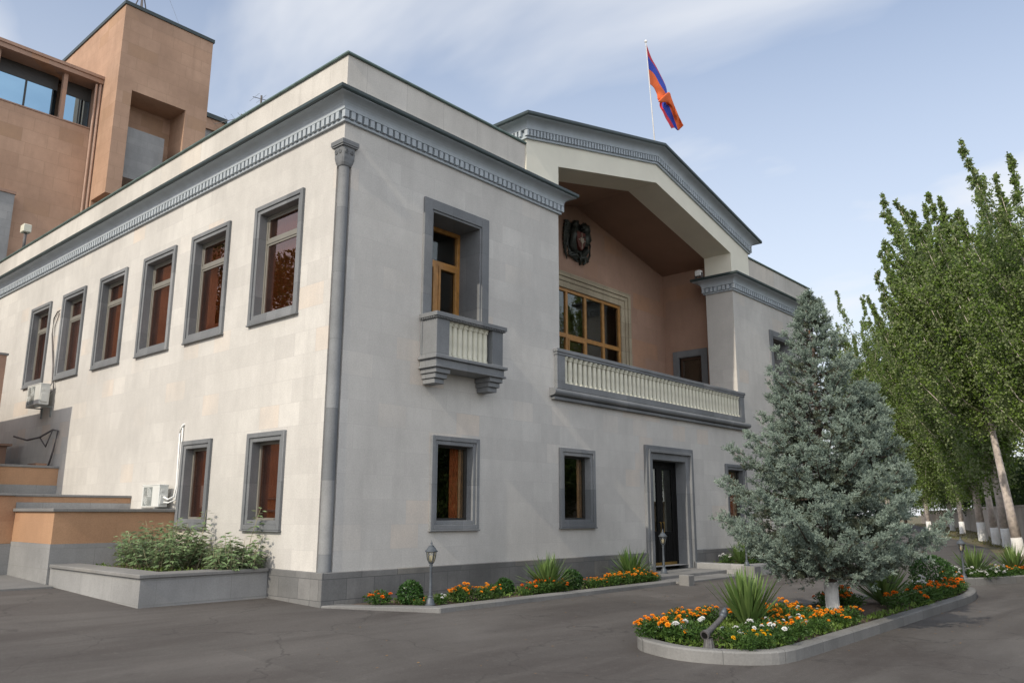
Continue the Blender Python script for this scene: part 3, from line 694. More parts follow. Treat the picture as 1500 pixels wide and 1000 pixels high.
for s_ in (-1, 1):
    for i in range(6):
        m_.tube([(s_*.03,-.08,-.36),(s_*(.1+.05*i),-.09,-.48+.012*i),(s_*(.12+.075*i),-.07,-.64+.028*i)], [.02,.03,.012], 5)
    m_.tube([(0,-.1,-.52),(s_*.2,-.12,-.44),(s_*.4,-.08,-.52),(s_*.5,-.06,-.42)], [.035,.05,.045,.02], 6)
m_.build('ribbon', M['bronze'], arms, smooth=True)
m_ = MB(); m_.lathe([(.60,0),(.60,.025),(.56,.03)], n=28)
bk = m_.build('backplate', M['bronze'], arms); bk.rotation_euler = (rad(90),0,0); bk.scale = (.82,1,1)

# floodlight on the pier cornice
fl = tag(empty('floodlight', (14.30, 1.0, 8.76)), 'small white floodlight on the cornice at the right of the loggia', 'floodlight')
m_ = MB(); m_.box(-.13,.02,-.10,.10,.05,.23); m_.build('housing', M['white'], fl, bevel=.015)
m_ = MB(); m_.box(-.10,0,-.12,-.101,-.02,.16); m_.box(-.10,0,.101,.12,-.02,.16); m_.build('bracket', M['cable'], fl)

# ------------------------------------------------------------------ flag and pole
M['polepaint'] = plain('greyish_white_paint', (.48,.48,.48), .5)
pole = tag(empty('flagpole', (10.91,.4,11.3)), 'thin white flagpole standing on the gable ridge', 'flagpole')
m_ = MB(); m_.tube([(.06,0,-.35),(0,0,.66),(-.29,0,3.63)], [.024,.021,.014], 8); m_.build('pole', M['polepaint'], pole, smooth=True)
m_ = MB(); m_.lathe([(.0,0),(.04,.02),(.045,.05),(.02,.09),(0,.1)], c=(-.29,0,3.63), n=10); m_.build('finial', M['white'], pole, smooth=True)
rowsF = [[(10.62,0,14.93),(10.67,0,14.55),(10.71,0,14.12),(10.725,0,13.9),(10.74,0,13.66)],
         [(10.93,.05,14.56),(10.96,.02,14.44),(10.97,0,14.13),(10.94,0,13.9),(10.92,0,13.68)],
         [(11.33,.10,14.29),(11.37,.04,14.21),(11.30,-.03,13.93),(11.2,-.02,13.72),(11.13,0,13.53)],
         [(11.66,.14,13.95),(11.70,.08,13.92),(11.64,-.02,13.74),(11.40,-.06,13.52),(11.22,-.02,13.36)],
         [(11.60,.16,13.76),(11.64,.12,13.74),(11.74,.04,13.66),(11.20,-.06,13.30),(11.80,-.10,13.86)],
         [(11.26,.16,13.26),(11.40,.12,13.30),(11.62,.03,13.42),(11.70,-.05,13.50),(11.95,-.09,13.72)],
         [(11.42,.02,13.06),(11.54,.08,13.14),(11.80,.02,13.40),(11.98,-.05,13.46),(12.13,-.08,13.52)],
         [(11.66,-.04,12.86),(11.80,.08,12.98),(12.04,.04,13.12),(12.22,-.03,13.2),(12.36,-.08,13.28)],
         [(11.89,-.02,12.72),(12.07,.07,12.81),(12.27,.04,12.80),(12.45,0,12.95),(12.60,-.06,13.10)]]
def cr(P0, P1, P2, P3, t):
    return 0.5*((2*P1)+(-P0+P2)*t+(2*P0-5*P1+4*P2-P3)*t*t+(-P0+3*P1-3*P2+P3)*t**3)
A = np.array(rowsF); A[...,0] += 1.66*A[...,1]; A[...,2] += (A[...,2]-1.57)*A[...,1]/11.24; nu, nv = 48, 24; A2 = []
for i in range(nu+1):
    u = i/nu*(len(A)-1); k_ = min(int(u), len(A)-2); t = u-k_
    A2.append(cr(A[max(k_-1,0)], A[k_], A[k_+1], A[min(k_+2,len(A)-1)], t))
A2 = np.array(A2); V = []
for i in range(nu+1):
    for j in range(nv+1):
        v_ = j/nv*4; k_ = min(int(v_), 3); t = v_-k_; Rr = A2[i]
        p = cr(Rr[max(k_-1,0)], Rr[k_], Rr[k_+1], Rr[min(k_+2,4)], t); q_ = .02*math.sin(i*.8+j*.5)*(i/nu); p = p+np.array([1.66*q_, q_, q_*1.1+.008*math.sin(i*.9)]); V.append(p)
for idx, (cn_, mt) in enumerate((('red',M['red']),)): pass
Q = [(i*(nv+1)+j, i*(nv+1)+j+1, (i+1)*(nv+1)+j+1, (i+1)*(nv+1)+j) for i in range(nu) for j in range(nv)]
mi = [min(j//6, 2) for i in range(nu) for j in range(nv)]
fo = link('flag', npmesh('flag', np.array(V)-np.array([10.64,0,14.93]), Q, [M['red'], M['blue'], M['orangecloth']], mi, True), None, (10.64,.4,14.93))
sd_ = fo.modifiers.new('thick', 'SOLIDIFY'); sd_.thickness = .006
tag(fo, 'red, blue and orange flag drooping from the white pole above the gable', 'flag')

# ------------------------------------------------------------------ terraces and planter at the left
ter = tag(empty('stepped_terrace', (-1.1, 8, .3)), 'stepped orange stone terrace with grey bands against the sunlit side wall', 'terrace')
def world_part(mb, name, mt, parent, **k):
    o = mb.build(name, mt, parent, **k); o.location = -Vector(parent.location); return o
m_ = MB(); m_.box(-2.2,-.002,5.02,7.0,1.0,1.56); m_.box(-2.2,-.002,7.06,11.4,1.74,1.85); m_.box(-2.7,-.002,11.4,23,2.2,2.62); m_.box(-2.2,-.002,7.001,11.4,.9,1.62)
m_.box(-7.5,-2.201,7.06,11.4,.96,1.86)
world_part(m_, 'orange_facing', M['orange'], ter)
m_ = MB(); m_.box(-2.215,-.002,5.0,7.05,-.2,.999); m_.box(-2.2,-.002,7.04,11.4,1.621,1.739); m_.box(-2.68,-.002,11.38,22,1.88,2.199); m_.box(-7.5,-2.216,7.03,11.4,-.2,.955)
world_part(m_, 'grey_band', M['greyst'], ter)
m_ = MB(); m_.box(-2.25,-.002,4.96,7.04,1.561,1.62); m_.box(-2.25,-.002,7.03,11.37,1.851,1.90); m_.box(-2.72,-.002,11.36,22,2.621,2.68); m_.box(-7.5,-2.251,7.0,11.37,1.861,1.90)
world_part(m_, 'coping', M['coping'], ter, bevel=.008)
m_ = MB(); m_.box(-2.70,-.40,14.2,18.0,2.681,3.30); m_.box(-2.70,-.30,14.1,18.0,3.301,3.36); m_.box(-.38,-.12,11.9,12.5,2.681,2.76)
world_part(m_, 'upper_step', M['brown'], ter)
wl = tag(empty('stone_wall', (-3.2,12,2.6)), 'tall brown stone wall cut off by the left edge of the photo', 'wall')
m_ = MB(); m_.box(-6.5,-1.62,10.90,11.35,2.0,5.22); m_.box(-2.1,-1.62,11.351,22,2.62,5.22) if False else None; m_.box(-6.5,-1.62,11.351,19.5,4.6,5.22)
world_part(m_, 'masonry', M['brown'], wl)
m_ = MB(); m_.box(-6.52,-1.59,10.87,19.5,5.221,5.27); world_part(m_, 'coping', M['coping'], wl)
m_ = MB(); m_.box(-1.75,-1.64,18.9,19.4,2.69,4.59); m_.box(-6.4,-6.2,18.9,19.4,2.0,4.59); world_part(m_, 'post', M['brown'], wl)

pl = tag(empty('stone_planter', (-1.1,3.2,.2)), 'low grey stone planter in front of the sunlit side wall', 'planter')
m_ = MB(); m_.box(-2.17,-.062,1.45,1.83,-.2,.60); m_.box(-2.17,-1.79,1.831,4.995,-.2,.60); world_part(m_, 'side', M['basalt'], pl) if False else world_part(m_, 'side', M['greyst'], pl)
m_ = MB(); m_.box(-2.21,-.062,1.41,1.87,.601,.66); m_.box(-2.21,-1.70,1.871,4.95,.601,.66); world_part(m_, 'coping', M['coping'], pl, bevel=.01)
m_ = MB(); m_.box(-1.789,-.061,1.831,4.99,.2,.585); world_part(m_, 'soil', M['soil'], pl)
# pale paving strip at the far left
m_ = MB(); pv_ = [(-2.22,4.62),(-2.22,6.98),(-9.0,6.98),(-9.0,4.9)]
m_.quad([(x, y, g(x, y)+.03) for x, y in pv_]); m_.quad([(x, y, g(x, y)+dz_) for (x, y), dz_ in ((pv_[0], .03), (pv_[3], .03), (pv_[3], -.1), (pv_[0], -.1))])
setting(m_.build('pavement', M['coping'], None))

# air conditioners -----------------------------------------------
def ac_unit(loc, label, sc_):
    r = tag(empty('air_conditioner', loc), label, 'air conditioner', 'outdoor air conditioner units on the side wall')
    r.scale = (sc_*.9, sc_, sc_)
    m_ = MB(); m_.box(-.46,-.16,0,1.04,.02,.62); m_.box(-.475,-.15,-.01,1.05,.60,.635); m_.build('casing', M['offwhite'], r, bevel=.02)
    m_ = MB(); n = 28; cy, cz = .66, .31
    for rr in (.23,.19,.15,.11,.07):
        m_.tube([(-.472, cy+rr*math.cos(t), cz+rr*math.sin(t)) for t in np.linspace(0, 2*math.pi, n)], .006, 5)
    m_.tube([(-.472,cy-.24,cz),(-.472,cy+.24,cz)], .007, 5); m_.tube([(-.472,cy,cz-.24),(-.472,cy,cz+.24)], .007, 5)
    m_.build('fan_guard', M['offwhite'], r, smooth=True)
    m_ = MB(); m_.box(-.4645,-.4605,.40,.93,.06,.57); m_.build('fan_opening', M['grille'], r)
    m_ = MB(); m_.box(-.42,-.22,-.035,-.001,.10,.34); m_.box(-.40,-.30,-.012,-.0005,.42,.50); m_.build('valve_cover', M['offwhite'], r, bevel=.012)
    for y in (.16,.88):
        m_ = MB(); m_.box(-.50,-.001,y-.02,y+.02,-.03,0.0); m_.box(-.04,-.001,y-.018,y+.018,-.30,-.015); m_.build('bracket', M['grille'], r)
    return r
ac1 = ac_unit((0,5.14,1.64), 'white air conditioner unit standing on the orange terrace beside a ground window', .72)
ac2 = ac_unit((0,12.25,4.27), 'white air conditioner unit mounted high on the wall below an upper window', .92)
m_ = MB()
m_.tube([(-.2,5.12,1.85),(-.16,5.02,1.80),(-.06,4.98,1.86),(-.035,4.97,2.1),(-.035,5.03,3.10),(-.035,5.0,3.20),(-.03,4.93,3.27),(.02,4.92,3.30)], .022, 8)
m_.tube([(-.2,5.14,1.75),(-.14,5.03,1.74),(-.05,4.93,1.80),(-.03,4.92,2.1),(-.03,4.93,3.22)], .016, 8)
tag(m_.build('refrigerant_pipe', M['white'], None, smooth=True), 'white pipe rising from the lower air conditioner beside a ground window', 'pipe')
m_ = MB()
m_.tube([(-.2,12.3,4.5),(-.06,12.25,4.7),(-.03,12.52,5.2),(-.03,12.95,6.3),(-.03,12.95,6.75),(-.03,12.75,6.9),(.02,12.6,6.95)], .016, 6)
m_.tube([(-.2,12.32,4.55),(-.05,12.45,4.9),(-.03,12.65,5.6),(-.03,12.80,6.5),(-.02,12.62,6.85)], .012, 6)
tag(m_.build('refrigerant_pipe', M['cable'], None, smooth=True), 'thin grey pipes looping up from the high air conditioner between windows', 'pipe')
m_ = MB()
m_.tube([(-.35,13.9,3.55),(-.3,13.0,3.40),(-.2,12.4,3.45),(-.08,11.9,3.62),(-.05,11.6,3.58),(-.06,11.75,3.1),(-.1,11.85,2.70)], .025, 6); m_.tube([(-.2,12.4,3.45),(-.1,12.2,3.2),(-.08,11.9,3.62)], .018, 6)
tag(m_.build('cable', M['cable'], None, smooth=True), 'dark cable hanging in loops against the shaded wall above the terrace', 'cable')

# roof clutter ----------------------------------------------------
bl = tag(empty('roof_floodlight', (.12,16.9,PT+.05)), 'pale square floodlight on a short post on the side parapet', 'floodlight')
m_ = MB(); m_.tube([(0,0,0),(0,0,.62)], .045, 8); m_.build('post', M['cable'], bl, smooth=True)
m_ = MB(); m_.box(-.12,.12,-.15,.15,.62,.88); m_.build('housing', M['cream'], bl, bevel=.02)
def antenna(loc, rz, tilt, label):
    a = tag(empty('antenna', loc, rz), label, 'antenna', 'television antennas behind the parapet')
    m_ = MB(); m_.tube([(0,0,-3.4),(0,0,.75)], .03, 6); m_.build('mast', M['cable'], a)
    m_ = MB(); dv = Vector((0, math.cos(tilt), math.sin(tilt)))
    for zz_ in (0.30, .65):
        o_ = Vector((0,0,zz_)); m_.tube([o_-dv*.25, o_+dv*.80], .010, 5)
        for k_ in range(6): p = o_+dv*(-.2+.2*k_); m_.tube([p-Vector((.3,0,0)), p+Vector((.3,0,0))], .004, 4)
    m_.build('element', M['cable'], a)
antenna((3.0,8.2,12.2), rad(-95), rad(6), 'dark vertical television antenna showing above the parapet near the house corner')
antenna((3.2,9.6,12.2), rad(40), rad(-14), 'thin tilted television antenna to the left of the dark vertical one')

# ------------------------------------------------------------------ orange building behind
tw = tag(empty('office_tower', (7,28,0)), 'orange stone office block with a square tower and a blue window band behind the mansion', 'building')
TX0, TX1, TY = 4.92, 9.12, 24.0
m_ = MB()
m_.box(TX0, 5.57, TY, TY+1.5, 15.0, 24.05); m_.box(8.07, TX1, TY, TY+1.5, 9, 24.05); m_.box(5.571, 8.069, TY, TY+1.5, 20.05, 24.05)
m_.box(TX0+.003, TX1, TY+1.501, 31.6, 8, 24.05); m_.box(TX0+.5, 8.069, TY+.3, TY+1.5, 8, 14.4)
world_part(m_, 'tower', M['tuff'], tw)
m_ = MB(); m_.box(5.572, 7.42, TY+.45, TY+.75, 16.1, 18.5); m_.box(5.572,7.42,TY+.75,TY+1.49,16.1,16.3); world_part(m_, 'recess_panel', M['greyst'], tw)
m_ = MB(); m_.box(TX0-.06, TX1+.06, TY-.06, 31.66, 24.051, 24.22); world_part(m_, 'tower_flashing', M['gutter'], tw)
BY = 25.8
m_ = MB(); m_.box(-11, TX0, BY, BY+8, 0, 18.38); m_.box(-11,TX0,BY+1.2,BY+8,18.38,20.65); m_.box(-11, 1.92, BY-.45, BY-.001, 6, 14.0) if False else None
m_.box(-26,-11.001,23.2,30,0,10.6); world_part(m_, 'wall', M['tuff'], tw)
m_ = MB()
for x in (-9.5,-7.0,-4.4,-1.8,.68,3.34): m_.box(x, x+.17, BY+.03, BY+.25, 18.381, 20.65)
m_.box(4.76, TX0-.002, BY+.002, BY+1.19, 18.381, 20.65)
world_part(m_, 'pier', M['brown'], tw)
m_ = MB(); m_.box(-11.2, TX0+.0, BY-.22, BY+1.0, 20.651, 20.86); m_.box(-11.2, TX0+.05, BY-.28, BY+8, 20.861, 21.0); m_.box(-11,TX0-.17,BY-.03,BY+.05,18.39,18.45)
world_part(m_, 'roof_edge', M['brown'], tw)
xs_ = (-9.33,-6.83,-4.23,-1.63,.85,3.51)
for i in range(5):
    x0_, x1_ = xs_[i], xs_[i]+2.49 if i != 4 else 3.34
    wn = world_part_root = MB(); wn.box(x0_, x1_, BY+.70, BY+.76, 20.0, 20.65); wn.box(x0_, x1_, BY+.70, BY+.76, 18.382, 18.46); wn.box((x0_+x1_)/2-.04, (x0_+x1_)/2+.04, BY+.70, BY+.76, 18.461, 19.999)
    o = world_part(wn, 'window', M['darkframe'], tw)
    q = MB(); q.box(x0_, x1_, BY+.72, BY+.735, 18.461, 19.999); q.build('pane', M['sky_glass'], o)
wn = MB(); wn.box(3.51, 4.759, BY+.70, BY+.76, 20.0, 20.65); wn.box(3.51,4.759,BY+.70,BY+.76,18.382,18.46); wn.box(3.51,3.56,BY+.70,BY+.76,18.46,20.0); wn.box(4.71,4.759,BY+.70,BY+.76,18.46,20.0); wn.box(4.28,4.33,BY+.70,BY+.76,18.46,20.0); o = world_part(wn, 'window', M['darkframe'], tw)
q = MB(); q.box(3.511, 4.758, BY+.72, BY+.735, 18.461, 19.999); q.build('pane', M['sky_glass'], o)
m_ = MB(); m_.box(-6, 1.93, BY-.5, BY-.001, 5, 14.3); world_part(m_, 'grey_projection', M['greyst'], tw)
m_ = MB(); m_.box(-6.05,1.97,BY-.55,BY-.001,14.301,14.42); world_part(m_, 'projection_coping', M['brown'], tw)
m_ = MB(); m_.tube([(TX0-.08,BY-.10,20.8),(TX0-.08,BY-.10,5)], .06, 8); m_.tube([(TX0-.25,BY-.08,20.6),(TX0-.25,BY-.08,5)], .05, 8); world_part(m_, 'downpipe', plain('pinkish_pipe', (.42,.28,.21), .6), tw)
m_ = MB(); m_.box(9.2, 13.0, 30, 36, 10, 21.6); world_part(m_, 'rear_wing', M['brown'], tw)
m_ = MB(); m_.box(9.2, 13.0, 29.75, 30.0, 22.55, 23.2); world_part(m_, 'rear_fascia', M['tuff'], tw)
m_ = MB(); m_.box(9.2, 13.0, 29.9, 36, 21.601, 22.549); world_part(m_, 'rear_soffit', M['greyst'], tw)
m_ = MB(); m_.box(9.2, 13.1, 29.65, 36, 23.201, 23.45); world_part(m_, 'rear_roof', M['gutter'], tw)
ms = tag(empty('radio_mast', (6.1,25.4,24.22)), 'thin dark mast on struts on top of the orange tower, cut by the frame', 'mast')
m_ = MB(); m_.tube([(0,0,0),(0,0,4.5)], .045, 6); m_.build('pole', M['cable'], ms)
m_ = MB()
for an in (.3, 2.4, 4.5): m_.tube([(.55*math.cos(an), .55*math.sin(an), 0),(0,0,1.9)], .03, 5)
m_.build('strut', M['cable'], ms)
m_ = MB(); m_.tube([(1.9,-.6,0),(0,0,4.4)], .006, 4); m_.build('guy_wire', M['cable'], ms)

# ------------------------------------------------------------------ kerbs, beds, steps
def ring_kerb(name, poly, wid, ztop, parent=None, mt=None):
    """kerb of width wid (inwards) along a closed polygon; poly counter-clockwise"""
    n = len(poly); P = [Vector(p) for p in poly]; inner = []
    for i in range(n):
        a = (P[i]-P[i-1]).normalized(); b_ = (P[(i+1) % n]-P[i]).normalized()
        na, nb = Vector((-a.y, a.x)), Vector((-b_.y, b_.x)); mm = (na+nb)/max(.35, 1+na.dot(nb)); inner.append(P[i]+mm*wid)
    m_ = MB(); bv = .018
    for i in range(n):
        j = (i+1) % n
        def pt(p, z): return (p.x, p.y, z)
        zt = lambda p: ztop(p.x, p.y)
        di, dj = (inner[i]-P[i]).normalized()*bv, (inner[j]-P[j]).normalized()*bv
        m_.quad([pt(P[i], -.4), pt(P[j], -.4), pt(P[j], zt(P[j])-bv), pt(P[i], zt(P[i])-bv)])
        m_.quad([pt(P[i], zt(P[i])-bv), pt(P[j], zt(P[j])-bv), pt(P[j]+dj, zt(P[j])), pt(P[i]+di, zt(P[i]))])
        m_.quad([pt(P[i]+di, zt(P[i])), pt(P[j]+dj, zt(P[j])), pt(inner[j], zt(inner[j])), pt(inner[i], zt(inner[i]))])
        m_.quad([pt(inner[i], zt(inner[i])), pt(inner[j], zt(inner[j])), pt(inner[j], -.4), pt(inner[i], -.4)])
    o = m_.build(name, mt or M['kerb'], parent); return setting(o), inner
def smooth_poly(pts, it=2):
    for _ in range(it):
        q = []
        for i in range(len(pts)):
            a, b_ = pts[i], pts[(i+1) % len(pts)]
            L = math.dist(a, b_)
            if L > 2.0:
                t = .28/L; q += [(a[0]+(b_[0]-a[0])*t, a[1]+(b_[1]-a[1])*t), (a[0]+(b_[0]-a[0])*(1-t), a[1]+(b_[1]-a[1])*(1-t))]
            else: q += [(a[0]*.75+b_[0]*.25, a[1]*.75+b_[1]*.25), (a[0]*.25+b_[0]*.75, a[1]*.25+b_[1]*.75)]
        pts = q
    return pts
def soil_bed(name, inner, zf, mt=None, hump=.05):
    c = sum((Vector((p.x, p.y)) for p in inner), Vector((0,0)))/len(inner)
    # fan of rings so the bed is slightly domed
    V = []; Q = []; rings = 5; n = len(inner)
    for k_ in range(rings):
        t = k_/(rings-1)
        for p in inner:
            q = p+(c-p)*t*.98; V.append((q.x, q.y, zf(q.x, q.y)+hump*math.sin(t*math.pi/2)))
    for k_ in range(rings-1):
        for i in range(n):
            j = (i+1) % n; Q.append((k_*n+i, k_*n+j, (k_+1)*n+j, (k_+1)*n+i))
    return setting(link(name, npmesh(name, V, Q, mt or M['soil'], smooth=True)))
island = smooth_poly([(.70,-5.46),(.61,-5.86),(.77,-6.28),(1.08,-6.63),(1.45,-6.80),(9.98,-6.71),(11.5,-6.48),(11.9,-6.15),(11.75,-5.85),(6.43,-5.17),(1.89,-4.80),(1.20,-4.95),(.82,-5.20)], 2)
ko, inn = ring_kerb('kerb', island, .15, lambda x, y: g(x, y)+.14)
soil_bed('garden_bed', inn, lambda x, y: g(x, y)+.09)
rbed = smooth_poly([(13.15,-5.35),(13.35,-5.75),(15.9,-6.62),(24,-9.2),(25.5,-8.4),(20,-6.0),(15,-4.75)], 2)
ko, inn = ring_kerb('kerb', rbed, .15, lambda x, y: g(x, y)+.17)
soil_bed('garden_bed', inn, lambda x, y: g(x, y)+.11)
# bed under the facade, left of the door: wide coping, soil behind
KZ = .17
m_ = MB()
kp = [(-.055,-.062),(1.02,-1.58),(7.86,-1.58),(7.86,-1.32),(1.16,-1.32),(.27,-.062)]
m_.prism(kp, 'z', -.3, KZ); setting(m_.build('kerb', M['coping'], None, bevel=.012))
m_ = MB(); m_.prism([(.271,-.062),(1.161,-1.319),(7.86,-1.319),(7.86,-.062)], 'z', -.3, .15); setting(m_.build('garden_bed', M['soil'], None))
# door steps
m_ = MB(); m_.box(8.08, 11.02, -1.58, -.95, -.3, .135); setting(m_.build('step', M['coping'], None, bevel=.01))
m_ = MB(); m_.box(7.861, 11.60, -.949, -.061, -.3, .205); m_.box(9.3,11.4,-.0605,.34,-.3,.206); setting(m_.build('step', M['coping'], None, bevel=.01))
def stone_block(x, y, w_, h_, label):
    m_ = MB(); m_.box(-w_/2, w_/2, -w_/2, w_/2, 0, h_); o = m_.build('stone_block', M['kerb'], None, loc=(x, y, g(x, y)-.02), bevel=.012)
    return tag(o, label, 'stone block', 'stone blocks at the ends of the door steps')
stone_block(7.95,-1.78,.24,.23,'small square stone block at the left end of the door steps')
stone_block(11.10,-1.72,.34,.27,'square stone block at the right end of the door steps')
# raised bed right of the door
m_ = MB()
rb = [(11.36,-1.62),(16.0,-1.95),(19.3,-2.9),(20.35,-3.2),(20.75,-2.9),(20.75,-.062),(20.45,-.062),(20.45,-2.75),(19.3,-2.55),(16.0,-1.62),(11.7,-1.32),(11.7,-.062),(11.36,-.062)]
m_.prism(rb, 'z', -.3, .34); setting(m_.build('kerb', M['greyst'], None, bevel=.012))
m_ = MB(); m_.prism([(11.701,-1.319),(16.0,-1.619),(19.3,-2.549),(20.449,-2.749),(20.449,-.062),(11.701,-.062)], 'z', -.3, .30); setting(m_.build('garden_bed', M['soil'], None))

# ------------------------------------------------------------------ garden lamps
def lamp(loc, label, rz=0.0, s=1.0):
    r = tag(empty('garden_lamp', loc, rz), label, 'lamp', 'short grey garden lamps')
    r.scale = (s, s, s)
    m_ = MB(); m_.lathe([(.085,0),(.085,.03),(.07,.045),(.06,.10),(.045,.115),(.04,.13),(.048,.145),(.032,.16)], n=14); m_.build('base', M['lampmetal'], r, smooth=True, auto=40)
    m_ = MB(); m_.lathe([(.028,.16),(.026,.35),(.023,.60),(.03,.615),(.02,.63),(.034,.645),(.024,.66),(.04,.675),(.046,.69)], n=12); m_.build('pole', M['lampmetal'], r, smooth=True, auto=40)
    m_ = MB(); m_.lathe([(.045,.69),(.068,.76),(.08,.855),(.074,.86)], n=12); m_.build('lantern_glass', M['lampglass'], r, smooth=True)
    m_ = MB()
    for k_ in range(6):
        an = k_*math.pi/3; m_.tube([(q*math.cos(an), q*math.sin(an), z) for q, z in ((.046,.69),(.071,.76),(.084,.858))], .006, 5)
    m_.build('lantern_rib', M['lampmetal'], r)
    m_ = MB(); m_.lathe([(.012,.69),(.028,.72),(.03,.79),(.012,.82)], n=10); m_.build('bulb', M['bulb'], r, smooth=True)
    m_ = MB(); m_.lathe([(.09,.855),(.108,.86),(.108,.875),(.085,.89),(.062,.93),(.045,.945),(.045,.955),(.02,.965),(.012,.985),(.02,.995),(.006,1.02),(.002,1.05)], n=14); m_.build('cap', M['lampmetal'], r, smooth=True, auto=40)
    return r
lamp((1.20,-1.16,KZ-.02), 'grey garden lamp on the kerb by the corner of the mansion, left of the marigolds', .2, .95)
lamp((9.15,-.50,.20), 'grey garden lamp in front of the left side of the black door', .5, .97)
lamp((11.10,-1.62,.33), 'grey garden lamp at the right end of the door steps, half behind spruce branches', .1, .86)
lamp((13.62,-5.74,g(13.6,-5.7)+.11), 'grey garden lamp in the far right bed beside the poplar drive', .4, .95)
# lamp lying over in the island bed
tl = tag(empty('toppled_lamp', (.90,-6.10,.085), rad(-8)), 'broken garden lamp, its pole leaning over a ribbed grey base in the island bed', 'lamp'); tl.scale = (.64,.64,.64)
m_ = MB(); pr = [(.10,-.02),(.098,.03),(.085,.09),(.075,.15),(.078,.165),(.05,.17)]
rows = []
for r_, z_ in pr:
    rows.append([((r_*(1+.05*math.cos(10*2*math.pi*i/40)))*math.cos(2*math.pi*i/40), (r_*(1+.05*math.cos(10*2*math.pi*i/40)))*math.sin(2*math.pi*i/40), z_) for i in range(40)])
for a_, b__ in zip(rows, rows[1:]):
    for i in range(40): j = (i+1) % 40; m_.quad([a_[i], a_[j], b__[j], b__[i]])
m_.quad(rows[-1]); m_.build('base', M['oldmetal'], tl, smooth=True, auto=40)
m_ = MB(); ax = [Vector((-.06,.03,.225)), Vector((.12,.05,.285)), Vector((.42,.10,.39)), Vector((.60,.13,.46))]
m_.tube(ax, [.062,.052,.048,.046], 14); m_.build('pole', M['oldmetal'], tl, smooth=True, auto=60)
m_ = MB(); d_ = (ax[1]-ax[0]).normalized(); pts = [ax[0]-d_*.012 , ax[0]+d_*.05]; m_.tube(pts, [.085,.08], 16); m_.tube([ax[0]-d_*.016, ax[0]-d_*.013], [.06,.06], 14, 1); m_.build('collar', [M['oldmetal'], M['black']], tl)
m_ = MB(); m_.tube([ax[3], ax[3]+Vector((.05,0,.05))], [.05,.07], 12); m_.tube([ax[3]+Vector((.05,0,.05)), ax[3]+Vector((.12,-.0,.16))], [.07,.03], 12); m_.build('lantern', M['lampmetal'], tl, smooth=True)

# ------------------------------------------------------------------ plants
RG = np.random.default_rng(11)
def unit(v): return v/np.maximum(np.linalg.norm(v, axis=-1, keepdims=True), 1e-9)
def leaf_quads(C, D, N, L, W):
    """diamond leaves: base at C, pointing D, face normal about N; L, W arrays -> verts (n*4,3), faces (n,4)"""
    D = unit(D); S_ = unit(np.cross(D, N)); N2 = np.cross(S_, D); L = np.asarray(L)[:, None]; W = np.asarray(W)[:, None]
    a = C; b_ = C+D*L*.45+S_*W*.5+N2*L*.04; c = C+D*L; d = C+D*L*.45-S_*W*.5+N2*L*.04
    V = np.stack([a, b_, c, d], 1).reshape(-1, 3); n = len(C)
    return V, np.arange(n*4).reshape(n, 4)
def rand_dirs(n, up=0.0):
    v = RG.normal(size=(n, 3)); v[:, 2] += up; return unit(v)

